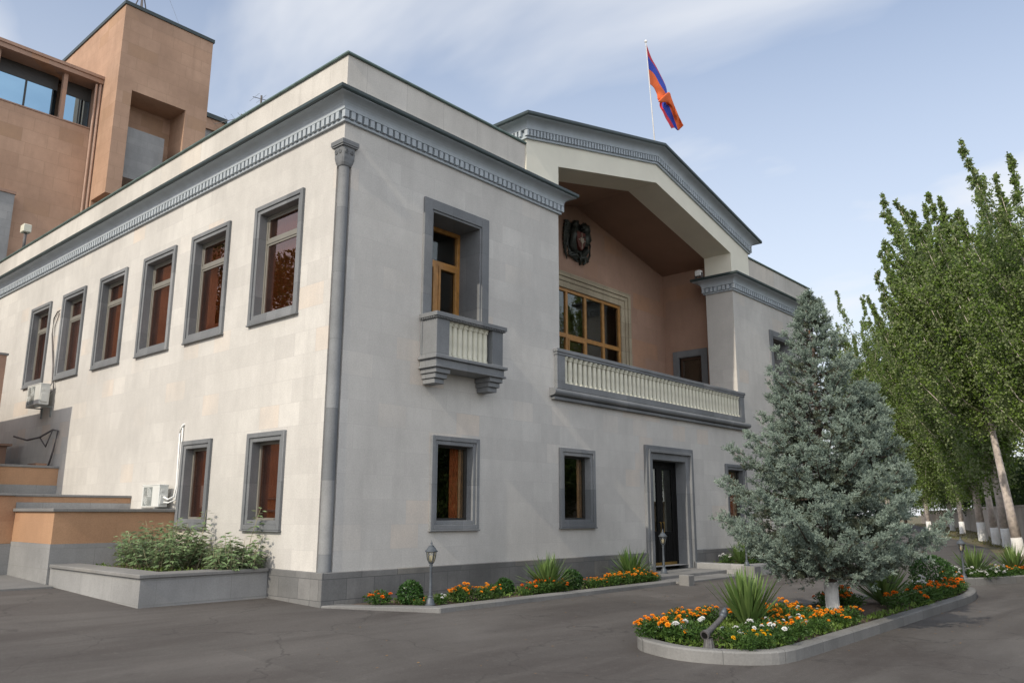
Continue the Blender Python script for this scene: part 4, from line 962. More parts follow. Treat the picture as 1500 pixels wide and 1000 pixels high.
# --- blue spruce
M['cone'] = plain('brown_cone', (.22,.10,.05), .8)
def spruce(name, x, y, label, SC):
    z0 = g(x, y)+.12; r = tag(empty(name, (x, y, z0)), label, 'tree'); r.scale = (SC, SC, SC)
    H = 5.36
    m_ = MB(); m_.tube([(0.02,0,.50),(0,0,1.5),(0,0,3.2),(0,0,H-.1)], [.095,.08,.042,.008], 10); m_.build('trunk', M['bark'], r, smooth=True)
    m_ = MB(); m_.lathe([(.16,-.1),(.125,0.0),(.112,.10),(.105,.25),(.10,.52)], n=16)
    vv = []
    for (px_, py_, pz_) in m_.v:
        kk = 1+.06*math.sin(px_*60+pz_*21)+.05*math.sin(py_*70-pz_*33); vv.append((px_*kk, py_*kk, pz_))
    m_.v = vv; m_.build('whitewash', M['whitewash'], r, smooth=True)
    # radius towards the two sides of the tree, by height: it is fuller on one side, with a shoulder
    hs = np.array([.0,.35,.6,.9,1.3,1.7,2.1,2.6,3.0,3.4,3.8,4.2,4.6,4.9,5.15,5.36])
    rl = np.array([.3,.45,.90,1.38,1.60,1.50,1.32,1.05,.92,.76,.64,.46,.29,.18,.10,.03])
    rr = np.array([.3,.60,1.25,1.60,1.68,1.58,1.40,1.12,.98,.80,.62,.44,.28,.17,.10,.03])
    rightv = np.array([R0.x, R0.y]); rg = np.random.default_rng(5)
    TC, TD, TL, TO = [], [], [], []; bm_ = MB()
    def shoot(c, d, L): TC.append(c); TD.append(unit(d)); TL.append(L); TO.append(old_shade[0])
    old_shade = [0]
    def tuft(c, d, k, L):
        """a clump of shoots fanning out of one point, as at the end of a spruce branchlet"""
        d = unit(d); shoot(c, d, L*1.15)
        for _ in range(k):
            v = rg.normal(size=3); v -= (v@d)*d; v = unit(v)
            shoot(c-d*L*.35*rg.random(), d*(.45+.5*rg.random())+v*.95+np.array([0,0,.30]), L*(.7+.5*rg.random()))
    whorls = []; z = .78
    while z < H-.08:
        t = z/H; whorls.append((z, t, int(round(13.5-6*t)), np.zeros(3), None)); z += .185+.05*t
    rv3 = np.array([R0.x, R0.y, 0.0])
    for z in np.arange(2.05, 3.72, .17):                      # a second leader makes the shoulder on one side
        whorls.append((z, z/H, 7, rv3*.86, .56*(1-(z-2.05)/1.72)+.05))
    for z, t, nb, ox, rfix in whorls:
        off = rg.random()*6.28
        for k_ in range(nb):
            an = off+2*math.pi*k_/nb+rg.normal()*.22; d2 = np.array([math.cos(an), math.sin(an)])
            wgt = (1+d2@rightv)/2; zb = z+rg.normal()*.08
            Lb = (np.interp(zb, hs, rl)*(1-wgt)+np.interp(zb, hs, rr)*wgt)*(.68+.44*rg.random())
            if rfix: Lb = rfix*(.75+.4*rg.random())
            if Lb < .06: continue
            droop = -.12+.55*t-.22*(1-t)*rg.random(); nseg = max(3, int(Lb/.11)); pts = []
            for s_ in np.linspace(0, 1, nseg+1):
                pts.append(np.array([d2[0]*Lb*s_, d2[1]*Lb*s_, max(zb+Lb*(droop*s_+.24*s_*s_-.10*math.sin(s_*3.1)), .58)])+ox)
            st_ = max(1, nseg//4); pp = pts[::st_]
            bm_.tube([tuple(p) for p in pp], [.024*(1-.75*q/max(1, len(pp)-1))*(.4+.6*min(1, Lb)) for q in range(len(pp))], 5)
            side = np.array([-d2[1], d2[0], 0.0])
            for s_i in range(1, nseg+1):
                s_ = s_i/nseg
                if s_ < .22 and Lb > .6: continue
                old_shade[0] = int(rg.random() > s_*1.15+.05)
                tang = unit(pts[s_i]-pts[s_i-1]); wl_ = (Lb*.34*(1.1-s_*.85)+.05)*(.6+.7*rg.random())
                for sg in (-1, 1):
                    dd = unit(tang*.85+side*sg*.75+np.array([0,0,rg.normal()*.16-.02])); ns_ = max(1, int(round(wl_/.15)))
                    for q in range(ns_):
                        u_ = (q+.8)/ns_; cpos = pts[s_i]+dd*wl_*u_+np.array([0,0,-.10*wl_*u_*u_])+rg.normal(size=3)*.015
                        tuft(cpos, dd+np.array([0,0,.22]), 6 if s_ > .45 else 4, .085)
                if rg.random() < .7: tuft(pts[s_i]+np.array([0,0,.03]), tang*.5+np.array([0,0,.7]), 4, .08)
            old_shade[0] = 0
            tuft(pts[-1], unit(pts[-1]-pts[-2])+np.array([0,0,.2]), 7, .095)
    bm_.tube([(rv3[0]*.5, rv3[1]*.5, 1.7), (rv3[0]*.82, rv3[1]*.82, 2.4), (rv3[0]*.86, rv3[1]*.86, 3.7)], [.03,.025,.008], 5)
    for q in range(5): tuft(rv3*.86+np.array([0,0,3.55+q*.06]), np.array([rg.normal()*.6,rg.normal()*.6,.9]), 4, .08)
    for q in range(12): tuft(np.array([0,0,H-.72+q*.06]), np.array([rg.normal()*.7,rg.normal()*.7,.8]), 4, .08)
    bm_.build('branch', M['bark'], r)
    C_ = np.array(TC); D_ = np.array(TD); L_ = np.array(TL); n = len(C_); per = 22
    s_ = rg.random((n, per, 1)); base = C_[:, None]+D_[:, None]*(L_[:, None, None]*(s_*1.05-.10))
    rad_ = rg.normal(size=(n, per, 3)); rad_ -= (rad_*D_[:, None]).sum(-1, keepdims=True)*D_[:, None]; rad_ = unit(rad_)
    nd_ = unit(D_[:, None]*(.6+.9*s_**3)+rad_*.85+np.array([0,0,.12])); NL = (.022+.010*rg.random(n*per))
    V, Q = leaf_quads(base.reshape(-1,3), nd_.reshape(-1,3), rg.normal(size=(n*per,3)), NL, np.full(n*per, .0095))
    link('crown', npmesh('crown', V, Q, [M['sprneedle'], M['sprold_shade']], np.repeat(np.array(TO), per)), r)
    m_ = MB()
    for q in range(14):
        an = rg.random()*6.28; zz_ = H-.2-rg.random()*.5; rr_ = .05+.12*(H-zz_)*rg.random(); m_.lathe([(.004,0),(.017,-.02),(.017,-.05),(.004,-.08)], c=(rr_*math.cos(an), rr_*math.sin(an), zz_), n=7); m_.build('cone', M['cone'], r, smooth=True); m_ = MB()
    return n
print('spruce shoots', spruce('blue_spruce', 4.88, -6.0, 'blue green spruce with whitewashed trunk in the island bed', .935))

# --- white poplars
def poplar_meshes(seed, H, width, nleaf, lean, t0=.10):
    rg = np.random.default_rng(seed); tb = MB(); cm = []; cr_ = []
    top = np.array([lean[0]*H, lean[1]*H, H*.80])
    tr0 = (.20 if t0 < .3 else .27)*H/18
    trunk = [np.array([0,0,-.2]), np.array([lean[0]*H*.06, lean[1]*H*.06, 1.05])]
    def trunk_pt(t): return np.array([lean[0]*H*t, lean[1]*H*t, H*t])
    tp = [trunk_pt(t) for t in (.055,.15,.3,.45,.6,.8)]
    tb.tube([tuple(p) for p in tp], [tr0*.95, tr0*.8, tr0*.62, tr0*.45, tr0*.3, .03], 9)
    nl = 44; LC = []
    for i in range(nl):
        t = t0+(.74-t0)*(i+.5)/nl+rg.normal()*.01; b0 = trunk_pt(t); an = i*2.4+rg.normal()*.4
        out_ = width*(.34+.30*rg.random())*(1.0-.35*abs(t-.45)); Hl = H*(.20+.20*rg.random())*(1.15-.55*t) + (.06*H if rg.random() < .3 else 0)
        out_ *= min(1, max(.30, (t-.04)/.26))
        Hl = min(Hl, H*1.0-b0[2]+rg.random()*.0)
        d = np.array([math.cos(an), math.sin(an), 0])
        pts = [b0, b0+d*out_*.45+np.array([0,0,Hl*.18]), b0+d*out_*.8+np.array([0,0,Hl*.5]), b0+d*out_+np.array([lean[0]*Hl, lean[1]*Hl, Hl])]
        tb.tube([tuple(p) for p in pts], [tr0*.24*(1-.5*t), tr0*.15*(1-.5*t), tr0*.08, .008], 5)
        LC.append((pts, out_, Hl))
    LC.append(([trunk_pt(.55), trunk_pt(.7), trunk_pt(.85), trunk_pt(1.0)], .5, H*.45))
    tot = sum(h for _, _, h in LC); Cs = []; Ds = []
    for pts, o_, Hl in LC:
        k = int(nleaf*Hl/tot); P = np.array(pts); s_ = .06+.94*rg.random(k)**.85; s3 = s_*3; i0 = np.minimum(s3.astype(int), 2); f = (s3-i0)[:, None]
        c = P[i0]*(1-f)+P[i0+1]*f
        # short side twigs carry leaf bunches
        rad_ = (width*.155)*(1.16-s_)**.75*(.30+.70*np.sin(np.clip(s_*1.25,0,1)*math.pi)**.5)+.09
        nb = max(6, k//34); bunch = rg.normal(size=(nb, 3)); bunch = unit(bunch)*(rg.random((nb,1))**.5); bi = (s_*nb).astype(int).clip(0, nb-1)
        jit = rg.normal(size=(k, 3))*.21
        c = c+(bunch[bi]*.85+jit)*rad_[:, None]+np.array([0,0,1.0])*rg.random((k,1))*.15
        Cs.append(c); Ds.append(unit(rg.normal(size=(k, 3))+np.array([0,0,-.15])))
    C_ = np.concatenate(Cs); D_ = np.concatenate(Ds); n = len(C_)
    V, Q = leaf_quads(C_, D_, unit(rg.normal(size=(n,3))+np.array([0,0,.8])), (.105+.06*rg.random(n)), .085+.04*rg.random(n))
    ww = MB(); ww.tube([(lean[0]*H*a, lean[1]*H*a, H*a) for a in (-.012,.003,.03,.0549)], [tr0*1.35,tr0*1.18,tr0*1.05,tr0*.99], 12)
    return tb.mesh('trunk', M['poplarbark'], True), npmesh('crown', V, Q, M['poplarleaf']), ww.mesh('whitewash', M['whitewash'], True)
LV = (-R0.x, -R0.y)
PV = [poplar_meshes(21, 19.8, 8.0, 110000, (LV[0]*.062, LV[1]*.062)), poplar_meshes(22, 17.0, 6.4, 90000, (LV[0]*.075, LV[1]*.075), .17), poplar_meshes(23, 18.5, 6.0, 60000, (LV[0]*.03, LV[1]*.03)), poplar_meshes(24, 15.8, 6.4, 80000, (LV[0]*.105, LV[1]*.105), .34)]
def poplar(var, x, y, rz, s, label):
    r = tag(empty('poplar_tree', (x, y, g(x, y)-.02)), label, 'tree', 'white trunked poplars in a row along the wall')
    r.scale = (s, s, s)
    t, c, w_ = PV[var]
    link('trunk', t, r); link('crown', c, r); link('whitewash', w_, r)
    return r
POP = [(0,47.0,1.0,0,1.05,'broad poplar of many spires standing directly right of the spruce'),
       (1,40.5,-1.0,0,1.0,'slim poplar with whitewashed foot, second of the near trunks behind the lamp'),
       (1,36.8,-2.2,0,1.02,'leaning poplar with pale trunk right of the garden lamp'),
       (3,28.9,-4.1,0,.84,'tall near poplar with forked white trunk at the right edge'),
       (0,24.2,-6.9,1.0,.70,'poplar nearest the camera whose crown crosses the right frame edge'),
       (2,66.3,6.6,0,1.0,'far poplar with two stems and whitewashed foot, left of the lamp'),
       (0,77.3,10.0,0,.95,'farthest visible poplar trunk beside the spruce branches'),
       (0,68.0,9.5,2.1,.92,'far poplar with a dense crown directly behind the right side of the spruce'),
       (2,73.0,14.2,0,1.22,'distant poplar whose pointed top shows just right of the spruce top'),
       (1,82.0,17.5,0,1.2,'small distant poplar top between spruce and the other poplars')]
for p in POP: poplar(*p)

# concrete wall behind the poplars and the verge at their feet
wallp = [(12.0,-13.2),(24.6,-8.2),(29.6,-6.0),(37.6,-4.0),(41.5,-2.6),(48.2,-.4),(57.5,3.2),(68,5.6),(79,9.0),(96,14),(140,30)]
cw = tag(empty('concrete_wall', (57.5,3.2,0)), 'long weathered beige concrete wall behind the poplar trunks', 'wall')
m_ = MB(); m2 = MB()
for (a, b_) in zip(wallp, wallp[1:]):
    d = (Vector(b_)-Vector(a)); nrm = Vector((d.y, -d.x)).normalized()*.25
    for (mm, z0_, z1_, ov) in ((m_, -.3, 1.98, 0), (m2, 1.981, 2.08, .05)):
        A0 = Vector(a)-nrm.normalized()*ov; B0 = Vector(b_)-nrm.normalized()*ov; A1 = Vector(a)+nrm+nrm.normalized()*ov; B1 = Vector(b_)+nrm+nrm.normalized()*ov
        mm.prism([tuple(A0), tuple(B0), tuple(B1), tuple(A1)], 'z', z0_, z1_)
world_part(m_, 'panel', M['concrete'], cw); world_part(m2, 'coping', M['concrete'], cw)
vg = []; 
for (x, y) in wallp: vg.append((x-.6, y+2.1))
V = []; Q = []
for i, (x, y) in enumerate(wallp):
    for k_, (dx, dy) in enumerate(((0.2,-.1),(-.4,1.0),(-1.0,2.6))): V.append((x+dx, y+dy, g(x+dx, y+dy)+(.06,.05,.008)[k_]))
for i in range(len(wallp)-1):
    for k_ in range(2): Q.append((i*3+k_, i*3+k_+1, (i+1)*3+k_+1, (i+1)*3+k_))
setting(link('verge', npmesh('verge', V, Q, M['dirt'], smooth=True)))
# dry leaves and grass tufts along the verge
n = 2600; t = RG.random(n)*(len(wallp)-1); i0 = t.astype(int); f = (t-i0)[:, None]; W_ = np.array(wallp)
P2 = W_[i0]*(1-f)+W_[np.minimum(i0+1, len(wallp)-1)]*f; u_ = RG.random((n,1)); P2 = P2+np.array([[-.9,2.3]])*u_
Cg = np.column_stack([P2, [g(a_, b__)+.03 for a_, b__ in P2]])
V, Q = leaf_quads(Cg, rand_dirs(n, .6), rand_dirs(n), .10+.12*RG.random(n), .03+.03*RG.random(n))
vg_ = link('grass', npmesh('grass', V, Q, leafmat('verge_grass', (.16,.12,.05), (.12,.15,.04), trans=.2))); vg_['kind'] = 'stuff'

# --- leafy mass helper (bushes, hedges, deciduous crowns)
def blob_leaves(n, rx, ry, rz, L, W, shell=.55, lumps=9, seed=0, up=.3):
    rg = np.random.default_rng(seed); d = unit(rg.normal(size=(n, 3))); r_ = (shell+(1-shell)*rg.random((n,1))**.6)
    lc = unit(rg.normal(size=(lumps, 3))); bumpv = 1+.16*np.max(np.clip(d@lc.T, 0, 1)**8, axis=1, keepdims=True)-.08
    C_ = d*r_*bumpv*np.array([rx, ry, rz]); D_ = unit(d*.7+rg.normal(size=(n,3))*.7+np.array([0,0,up])); N_ = unit(d+rg.normal(size=(n,3))*.6)
    return leaf_quads(C_, D_, N_, L*(.7+.6*rg.random(n)), W*(.7+.6*rg.random(n)))
def round_shrub(x, y, z, r_, label, seed):
    V, Q = blob_leaves(int(2600*max(.5, r_/.3)), r_, r_, r_*.92, .045, .028, .72, 14, seed)
    V[:, 2] += r_*.80
    o = link('boxwood_shrub', npmesh('boxwood_shrub', V, Q, M['box']), None, (x, y, z)); return tag(o, label, 'shrub', 'clipped round boxwood shrubs')
round_shrub(1.16,-.74,.15,.20,'round clipped boxwood just left of the corner garden lamp',1)
round_shrub(3.25,-.85,.15,.16,'small round boxwood midway along the facade bed',2)
round_shrub(5.0,-1.0,.15,.20,'dark boxwood between the two yuccas of the facade bed',3)
round_shrub(10.5,-5.90,g(10.5,-5.9)+.12,.40,'large round boxwood at the far end of the island bed',4)

# --- yuccas
def yucca(x, y, z, s, nb, label, seed, spread=1.0, dark=False):
    rg = np.random.default_rng(seed); V = []; Q = []
    for i in range(nb):
        t = i/nb; an = rg.random()*6.283; el = rad(86-62*spread*(t**.8)+rg.normal()*6); L = s*(.72+.38*rg.random()); W_ = .0125*s/.6*(.8+.5*rg.random())+.003
        d = np.array([math.cos(an)*math.cos(el), math.sin(an)*math.cos(el), math.sin(el)]); sd = np.array([-math.sin(an), math.cos(an), 0]); sag = .12*L*(1-math.sin(el))
        b0 = np.array([math.cos(an), math.sin(an), 0])*.03*rg.random()+np.array([0,0,.04*rg.random()]); k0 = len(V)
        tw = rg.normal()*.3
        for q, (u, ww) in enumerate(((0,.7),(.35,1.0),(.75,.8),(1.0,.06))):
            p = b0+d*L*u+np.array([0,0,-sag*u*u]); s2 = sd*math.cos(tw*u)+np.cross(d, sd)*math.sin(tw*u)
            V.append(p-s2*W_*ww); V.append(p+s2*W_*ww)
        for q in range(3): Q.append((k0+2*q, k0+2*q+1, k0+2*q+3, k0+2*q+2))
    o = link('yucca', npmesh('yucca', V, Q, M['yucca']), None, (x, y, z)); return tag(o, label, 'yucca', 'yuccas with sword leaves')
yucca(2.38,-5.86,g(2.4,-5.8)+.12,.76,170,'large bright yucca beside the toppled lamp in the island bed',5,.60)
yucca(6.97,-6.05,g(7,-6)+.12,.80,130,'shaded yucca under the spruce behind its trunk',6,.9)
yucca(4.25,-1.02,.15,.66,190,'yucca of the facade bed nearer the house corner',7,1.05)
yucca(7.4,-.76,.15,.68,200,'yucca of the facade bed next to the black door',8,1.15)
yucca(11.95,-1.05,.30,.62,130,'yucca in the raised bed just right of the door steps',9,.8)
yucca(14.1,-1.3,.30,.70,120,'yucca in the raised bed half hidden behind the spruce',10,.9)
yucca(14.6,-5.72,g(15,-5.75)+.11,.74,150,'yucca beside the garden lamp in the far right bed',12,1.0)
yucca(16.6,-6.20,g(16.6,-6.2)+.11,.74,150,'yucca at the right frame edge in the far right bed',13,1.0)

# --- bedding flowers: mounds of leaves carrying single blossoms
def blossom_mesh(name, mt, r_, dome, seed):
    rg = np.random.default_rng(seed); n = 46; i = np.arange(n); ph = i*2.39996; t = (i+.5)/n; el = t*1.5
    d = np.column_stack([np.cos(ph)*np.sin(el), np.sin(ph)*np.sin(el), np.cos(el)*dome]); C_ = d*r_*.45
    V, Q = leaf_quads(C_, unit(d+rg.normal(size=(n,3))*.12), np.tile([0,0,1.0], (n,1))+rg.normal(size=(n,3))*.3, np.full(n, r_*.62), np.full(n, r_*.62))
    return npmesh(name, V, Q, mt)
BLO = {'orange': blossom_mesh('blossom', M['orangepet'], .034, .8, 1), 'deep': blossom_mesh('blossom', M['deepor'], .036, .8, 2), 'white': blossom_mesh('blossom', M['whitepet'], .038, .6, 3), 'yellow': blossom_mesh('blossom', M['yellowpet'], .032, .8, 4), 'red': blossom_mesh('blossom', M['redpet'], .036, .7, 5)}
MOUND = []
for s_ in range(4):
    V, Q = blob_leaves(620,   .19, .19, .135, .05, .019, .15, 8, 40+s_, .6); V[:, 2] += .11; MOUND.append(npmesh('foliage', V, Q, M['marileaf']))
rf = random.Random(77)
LBL = {'orange': 'orange marigold plant', 'deep': 'deep orange marigold plant', 'white': 'white flowering bedding plant', 'yellow': 'yellow marigold plant', 'red': 'red flowering bedding plant'}
def flower(x, y, z, colour, s, nbl, where, group):
    r = empty('bedding_plant', (x, y, z), rf.random()*6.28); r.scale = (s, s, s*rf.uniform(.66, 1.0))
    tag(r, LBL[colour]+' '+where, 'flower', group)
    link('foliage', MOUND[rf.randrange(4)], r)
    for i in range(nbl):
        an = rf.random()*6.283; q = rf.random()**.6*.19; zz_ = .255-2.4*q*q+rf.uniform(-.035,.04)
        b_ = link('blossom', BLO[colour], r, (q*math.cos(an), q*math.sin(an), zz_)); k_ = rf.uniform(.6,1.12); b_.scale = (k_,)*3
        b_.rotation_euler = (rf.uniform(-.7,.7), rf.uniform(-.7,.7), rf.random()*6)
def inside(poly, x, y, inset=0.0):
    c = False; n = len(poly)
    for i in range(n):
        (x1, y1), (x2, y2) = poly[i][:2], poly[i-1][:2]
        if (y1 > y) != (y2 > y) and x < (x2-x1)*(y-y1)/(y2-y1)+x1: c = not c
        if inset:
            dx, dy = x2-x1, y2-y1; L2 = dx*dx+dy*dy
            if L2 > 1e-9:
                t = min(max(((x-x1)*dx+(y-y1)*dy)/L2, 0), 1)
                if math.hypot(x-x1-dx*t, y-y1-dy*t) < inset: return False
    return c
ISL = 'flowers in the near half of the island bed'
def gi(x, y): return g(x, y)+.13
WHERE = {'orange':'with small pompoms in the near half of the island bed', 'white':'among marigolds in the near half of the island bed', 'yellow':'at the front kerb of the island bed'}
near = [(.98,-5.62,'orange'),(1.02,-5.40,'orange'),(1.05,-5.30,'orange'),(1.35,-5.20,'orange'),(1.0,-5.85,'white'),(1.05,-5.62,'white'),(1.30,-5.45,'orange'),(1.65,-5.20,'orange'),(2.0,-5.12,'orange'),(2.35,-5.10,'orange'),(2.7,-5.10,'orange'),
        (1.25,-6.22,'white'),(1.42,-6.50,'yellow'),(1.15,-6.42,'yellow'),(1.60,-6.28,'yellow'),(1.80,-6.22,'white'),(1.85,-6.50,'white'),(2.1,-6.36,'orange'),(2.3,-6.5,'orange'),(2.25,-6.22,'white'),
        (2.75,-6.42,'white'),(2.95,-6.15,'orange'),(3.1,-6.45,'orange'),(3.2,-5.85,'orange'),(3.05,-5.45,'orange'),(3.4,-5.50,'orange'),(3.75,-5.55,'orange'),(3.5,-6.2,'orange'),(3.55,-5.85,'orange'),(3.85,-6.0,'white'),(3.9,-6.38,'orange'),(4.2,-6.15,'orange'),(4.1,-5.75,'orange'),(4.25,-6.45,'orange'),(3.7,-5.70,'orange'),(3.25,-6.05,'orange'),(3.75,-6.15,'orange'),(2.9,-5.65,'orange'),(2.65,-5.85,'orange')]
for x, y, c in near: flower(x+rf.uniform(-.05,.05), y+rf.uniform(-.05,.05), gi(x, y), c, rf.uniform(.9,1.1) if c != 'yellow' else .8, {'orange': rf.randint(7,14), 'white': 5, 'yellow': 5}[c], WHERE[c], ISL)
for x, y, c in ((5.9,-5.55,'deep'),(6.25,-5.62,'deep'),(6.6,-5.50,'deep'),(6.1,-5.85,'deep'),(7.3,-6.45,'deep'),(6.5,-6.40,'deep')): flower(x, y, gi(x, y), c, 1.15, 8, 'in the shade under the spruce', 'flowers in the shade under the spruce')
flower(4.65,-5.55,gi(4.6,-5.5),'red',.6,4,'left of the whitewashed spruce trunk','flowers in the shade under the spruce')
for x, y, c in ((8.0,-6.45,'deep'),(8.4,-6.40,'deep'),(8.8,-6.35,'deep'),(9.2,-6.40,'deep'),(9.6,-6.3,'deep'),(10.0,-6.35,'deep'),(10.4,-6.3,'deep'),(10.8,-6.25,'deep'),(8.6,-6.1,'white'),(9.3,-6.05,'white'),(10.9,-6.0,'white'),(11.2,-6.05,'white')):
    flower(x, y, gi(x, y), c, 1.2, 9 if c == 'deep' else 6, 'in the far half of the island bed', 'flowers in the far half of the island bed')
FB = 'flowers in the bed below the facade'
for x, y, c, s_, nb_ in ((.70,-.52,'deep',1.15,11),(1.10,-1.02,'deep',.6,4),(1.45,-1.12,'white',.7,4),(1.62,-.95,'white',.6,3),(1.85,-1.12,'orange',1.0,10),(2.1,-1.0,'orange',1.1,11),(2.38,-1.15,'orange',.95,9),(2.72,-1.05,'orange',1.0,9),(3.45,-1.15,'red',.55,4),
                         (3.65,-1.12,'deep',.85,9),(3.9,-1.15,'deep',.95,10),(4.15,-1.16,'deep',1.0,9),(4.5,-1.17,'deep',1.0,9),(5.45,-1.15,'orange',.9,8),(5.75,-1.1,'orange',1.0,10),(6.05,-1.17,'orange',.95,9),(6.35,-1.05,'orange',1.15,11),(6.6,-1.15,'orange',1.0,9),(6.9,-1.16,'orange',1.0,10),(7.2,-1.1,'orange',1.1,11),(7.5,-1.15,'orange',1.0,9),(7.72,-1.1,'orange',.9,8),(6.9,-.8,'orange',1.2,10)):
    flower(x, y, .15, c, s_, nb_, 'in the bed below the shaded facade', FB)
RB = 'flowers in the raised bed right of the door'
for x, y, c in ((11.85,-.75,'white'),(12.0,-1.15,'white'),(12.25,-1.2,'orange'),(12.55,-1.22,'orange'),(12.95,-1.2,'deep'),(13.3,-1.25,'deep'),(13.6,-1.3,'deep'),(13.9,-1.3,'deep'),(14.9,-1.4,'deep'),(15.6,-1.4,'orange'),(16.4,-1.5,'white'),(19.6,-2.35,'white'),(20.1,-2.5,'white'),(18.9,-2.2,'white')):
    flower(x, y, .30, c, 1.15, 9, 'in the raised bed right of the door', RB)
RR = 'flowers in the far right bed'
for x, y, c in ((13.45,-5.45,'orange'),(13.75,-5.50,'white'),(14.0,-5.75,'white'),(14.3,-5.95,'white'),(14.6,-6.02,'white'),(14.9,-6.10,'white'),(15.2,-6.18,'white'),(15.5,-6.22,'orange'),(15.6,-5.95,'orange'),(15.85,-6.32,'orange'),(16.1,-6.40,'deep'),(16.4,-6.5,'deep'),(16.7,-6.55,'orange'),(17.0,-6.65,'deep'),(17.3,-6.75,'orange')):
    flower(x, y, g(x, y)+.11, c, 1.15, 9, 'in the far right bed', RR)
# creeping greenery between the flowers
def cover(n, x0, x1, y0, y1, zf, L, skip=None):
    X = np.column_stack([x0+(x1-x0)*RG.random(n), y0+(y1-y0)*RG.random(n)])
    dens = np.sin(X[:,0]*3.1)*np.cos(X[:,1]*4.3)+RG.random(n)*1.6 > .35; X = X[dens]
    if skip is not None: X = X[~skip(X)]
    Z_ = np.array([zf(a_, b__) for a_, b__ in X]); return np.column_stack([X, Z_+.0+RG.random(len(X))*.05])
Cs = [cover(11000, .4, 4.5, -6.75, -4.95, lambda x, y: g(x, y)+.12, .06, lambda X: np.array([not inside(island, a_, b__, .19) for a_, b__ in X])), cover(4500, 7.6, 11.8, -6.7, -5.4, lambda x, y: g(x, y)+.12, .06, lambda X: np.array([not inside(island, a_, b__, .19) for a_, b__ in X])),
      cover(700, 4.6, 8.0, -6.6, -6.45, lambda x, y: g(x, y)+.12, .06), cover(2600, .5, 7.8, -1.26, -.3, lambda x, y: .15, .05, lambda X: X[:,0] < .45-X[:,1]*.72), cover(2500, 11.8, 20, -1.25, -.3, lambda x, y: .30, .05),
      cover(3500, 13.2, 19, -7.4, -4.9, lambda x, y: g(x, y)+.11, .05, lambda X: np.array([not inside(rbed, a_, b__, .19) for a_, b__ in X])), cover(1200, -1.7, -.15, 1.9, 4.9, lambda x, y: .585, .05)]
C_ = np.concatenate(Cs); n = len(C_)
V, Q = leaf_quads(C_, rand_dirs(n, .8), rand_dirs(n, .5), .035+.04*RG.random(n), .015+.02*RG.random(n))
gc = link('ground_cover', npmesh('ground_cover', V, Q, M['coverleaf'])); gc['kind'] = 'stuff'
# fallen needles and leaves on the soil and asphalt
n = 900; X = np.column_stack([RG.uniform(-3,13,n), RG.uniform(-7.8,-1.6,n)]); X = X[(RG.random(n) < .25) | (X[:,0] > 4)]; X = X[np.array([inside(island, a_, b__) or not inside([(.2,-4.6),(12.5,-4.9),(12.5,-7.1),(.2,-7.1)], a_, b__) or RG.random() < .9 for a_, b__ in X])]; n = len(X); C_ = np.column_stack([X, [g(a_, b__)+(.15 if inside(island, a_, b__) else .012) for a_, b__ in X]])
d_ = rand_dirs(n); d_[:, 2] *= .1
V, Q = leaf_quads(C_, d_, np.tile([0,0,1.0],(n,1))+RG.normal(size=(n,3))*.2, .02+.03*RG.random(n), .008+.012*RG.random(n))
fl_ = link('fallen_leaves', npmesh('fallen_leaves', V, Q, plain('dry_leaf', (.20,.12,.05), .9))); fl_['kind'] = 'stuff'

# --- broad-leaved plants in the planter
def leafy_bush(loc, rx, ry, h, nst, label, seed, extra=()):
    rg = np.random.default_rng(seed); r = tag(empty('leafy_plant', loc), label, 'plant', 'leafy plants in the stone planter')
    st = MB(); Cs, Ds, Ns, Ls, Ws = [], [], [], [], []
    stems = []
    for i in range(nst):
        an = rg.random()*6.283; q = math.sqrt(rg.random()); base = np.array([rx*.7*q*math.cos(an), ry*.75*q*math.sin(an), 0]); tip = base+np.array([rx*.42*math.cos(an)*rg.random(), ry*.35*math.sin(an)*rg.random(), h*(.55+.5*rg.random())*(1.05-.45*q*q)]); stems.append((base, tip))
    for e in extra: stems.append((np.array(e[0]), np.array(e[1])))
    for base, tip in stems:
        st.tube([tuple(base), tuple((base+tip)/2+rg.normal(size=3)*.02), tuple(tip)], [.008,.006,.004], 4)
        L_ = np.linalg.norm(tip-base); nn_ = int(8+L_*26)
        for k_ in range(nn_):
            s_ = .25+.75*k_/nn_; p = base+(tip-base)*s_; an = k_*2.4+rg.normal()*.4; dirv = np.array([math.cos(an), math.sin(an), .25-.75*rg.random()+.3*(s_ > .9)])
            pet = p+unit(dirv)*.05
            # palmate leaf: three drooping leaflets
            for off in (-.6, 0, .6):
                c, s2 = math.cos(off), math.sin(off); dd = np.array([dirv[0]*c-dirv[1]*s2, dirv[0]*s2+dirv[1]*c, dirv[2]-.15]); Cs.append(pet); Ds.append(dd); Ns.append(np.array([0,0,1.0])+rg.normal(size=3)*.35); Ls.append((.11 if off == 0 else .085)*(.8+.5*rg.random())); Ws.append(.036*(.8+.5*rg.random()))
    st.build('stem', plain('pale_green_stem', (.28,.26,.15), .7), r)
    V, Q = leaf_quads(np.array(Cs), np.array(Ds), np.array(Ns), np.array(Ls), np.array(Ws)); link('foliage', npmesh('foliage', V, Q, M['bigleaf']), r)
leafy_bush((-.85,3.55,.58), .75, 1.30, .82, 95, 'wide leafy plant filling the back of the stone planter', 31, extra=[((.55,-.2,.2),(.68,-.1,1.02))])
leafy_bush((-.46,1.78,.58), .50, .55, .62, 40, 'smaller leafy plant with one tall sprig at the planter corner by the house', 32, extra=[((.2,.05,.1),(.36,-.05,1.05)),((.1,.0,.0),(.3,-.3,.6))])

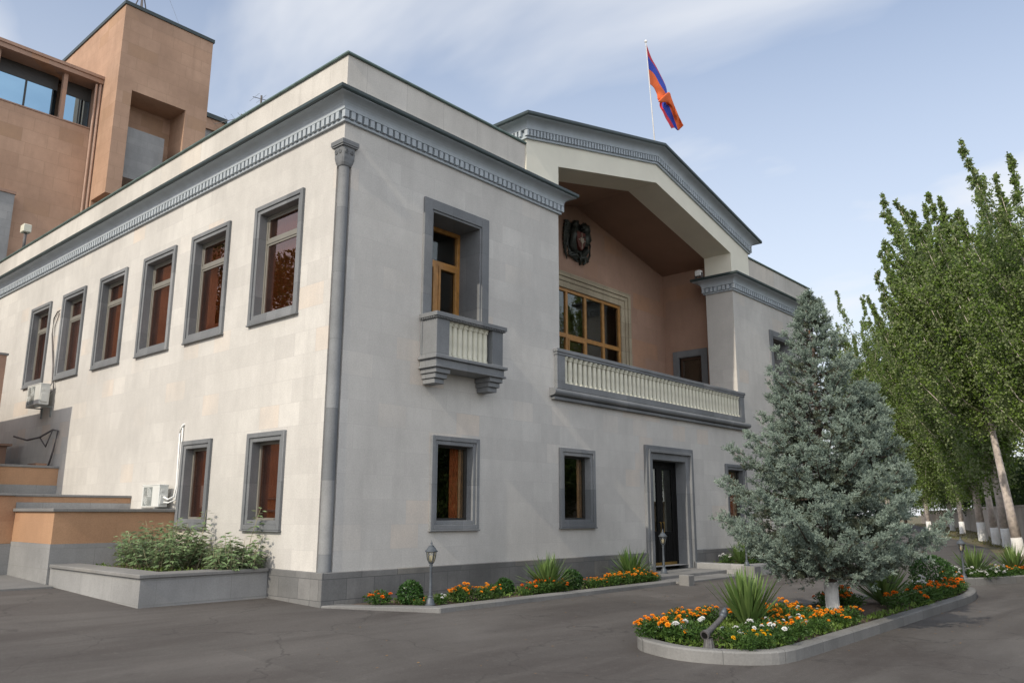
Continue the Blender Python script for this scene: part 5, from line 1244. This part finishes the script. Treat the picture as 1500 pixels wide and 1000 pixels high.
# ------------------------------------------------------------------ trees and bushes beyond
def broad_tree(x, y, h, rx, nleaf, seed, label, leaf='treeleaf', group=None):
    rg = np.random.default_rng(seed); r = tag(empty('broadleaf_tree', (x, y, g(x, y)-.05)), label, 'tree', group)
    tb = MB(); tb.tube([(0,0,-.1),(.05,0,h*.25),(.1,.05,h*.5),(.1,0,h*.8)], [.04*h*.7,.03*h*.7,.02*h*.7,.02], 8)
    Vs, Qs, o_ = [], [], 0; nb = 14
    for i in range(nb):
        an = i*2.4; q = .25+.6*rg.random(); c = np.array([rx*q*math.cos(an), rx*q*math.sin(an), h*(.38+.5*(i+.5)/nb*(1.1-.35*q))]); rr_ = rx*(.34+.2*rg.random())
        tb.tube([(.05,0,h*.3),tuple(c*np.array([.5,.5,.85])),tuple(c)], [.012*h,.008*h,.01], 5)
        V, Q = blob_leaves(nleaf//nb, rr_, rr_, rr_*.8, .20, .13, .35, 9, seed*31+i); V = V+c; Vs.append(V); Qs.append(Q+o_); o_ += len(V)
    tb.build('trunk', M['bark'], r, smooth=True); link('crown', npmesh('crown', np.concatenate(Vs), np.concatenate(Qs), M[leaf]), r)
# dark growth behind the concrete wall, between the poplar trunks
for i, (x, y, h_, rx_) in enumerate(((118,26,9,6),(104,24,8.5,6),(128,40,11,7),(112,38,10,7),(36,-7.5,5.5,3.2),(47,-4.5,6.0,3.6),(58,-.5,6.2,3.8),(70,2.0,6.5,4.0),(83,7.0,7.0,4.5),(96,13.0,8.0,5.5))):
    broad_tree(x, y, h_, rx_, 17000, 60+i, 'dark bushy tree growing behind the concrete wall', group='dark trees behind the concrete wall')
# trees across the forecourt, seen as reflections in the window panes
for i, (x, y, h_, rx_) in enumerate(((11.5,-13.5,7.5,3.0),(19,-15.5,8.5,3.6),(27,-19,10,4.2),(14.5,-22,11,4.5),(13.5,-11.2,3.6,2.2),(18.5,-11.6,4.2,2.6),(9.0,-17,6,3),(24,-13.5,5,2.8))):
    broad_tree(x, y, h_, rx_, 16000, 80+i, 'broad green tree across the forecourt, reflected in the ground floor panes', group='trees across the forecourt')
broad_tree(-14.5, 27.5, 17.5, 4.2, 26000, 91, 'tall tree behind the low orange wing, reflected in the upper corner window', group=None)
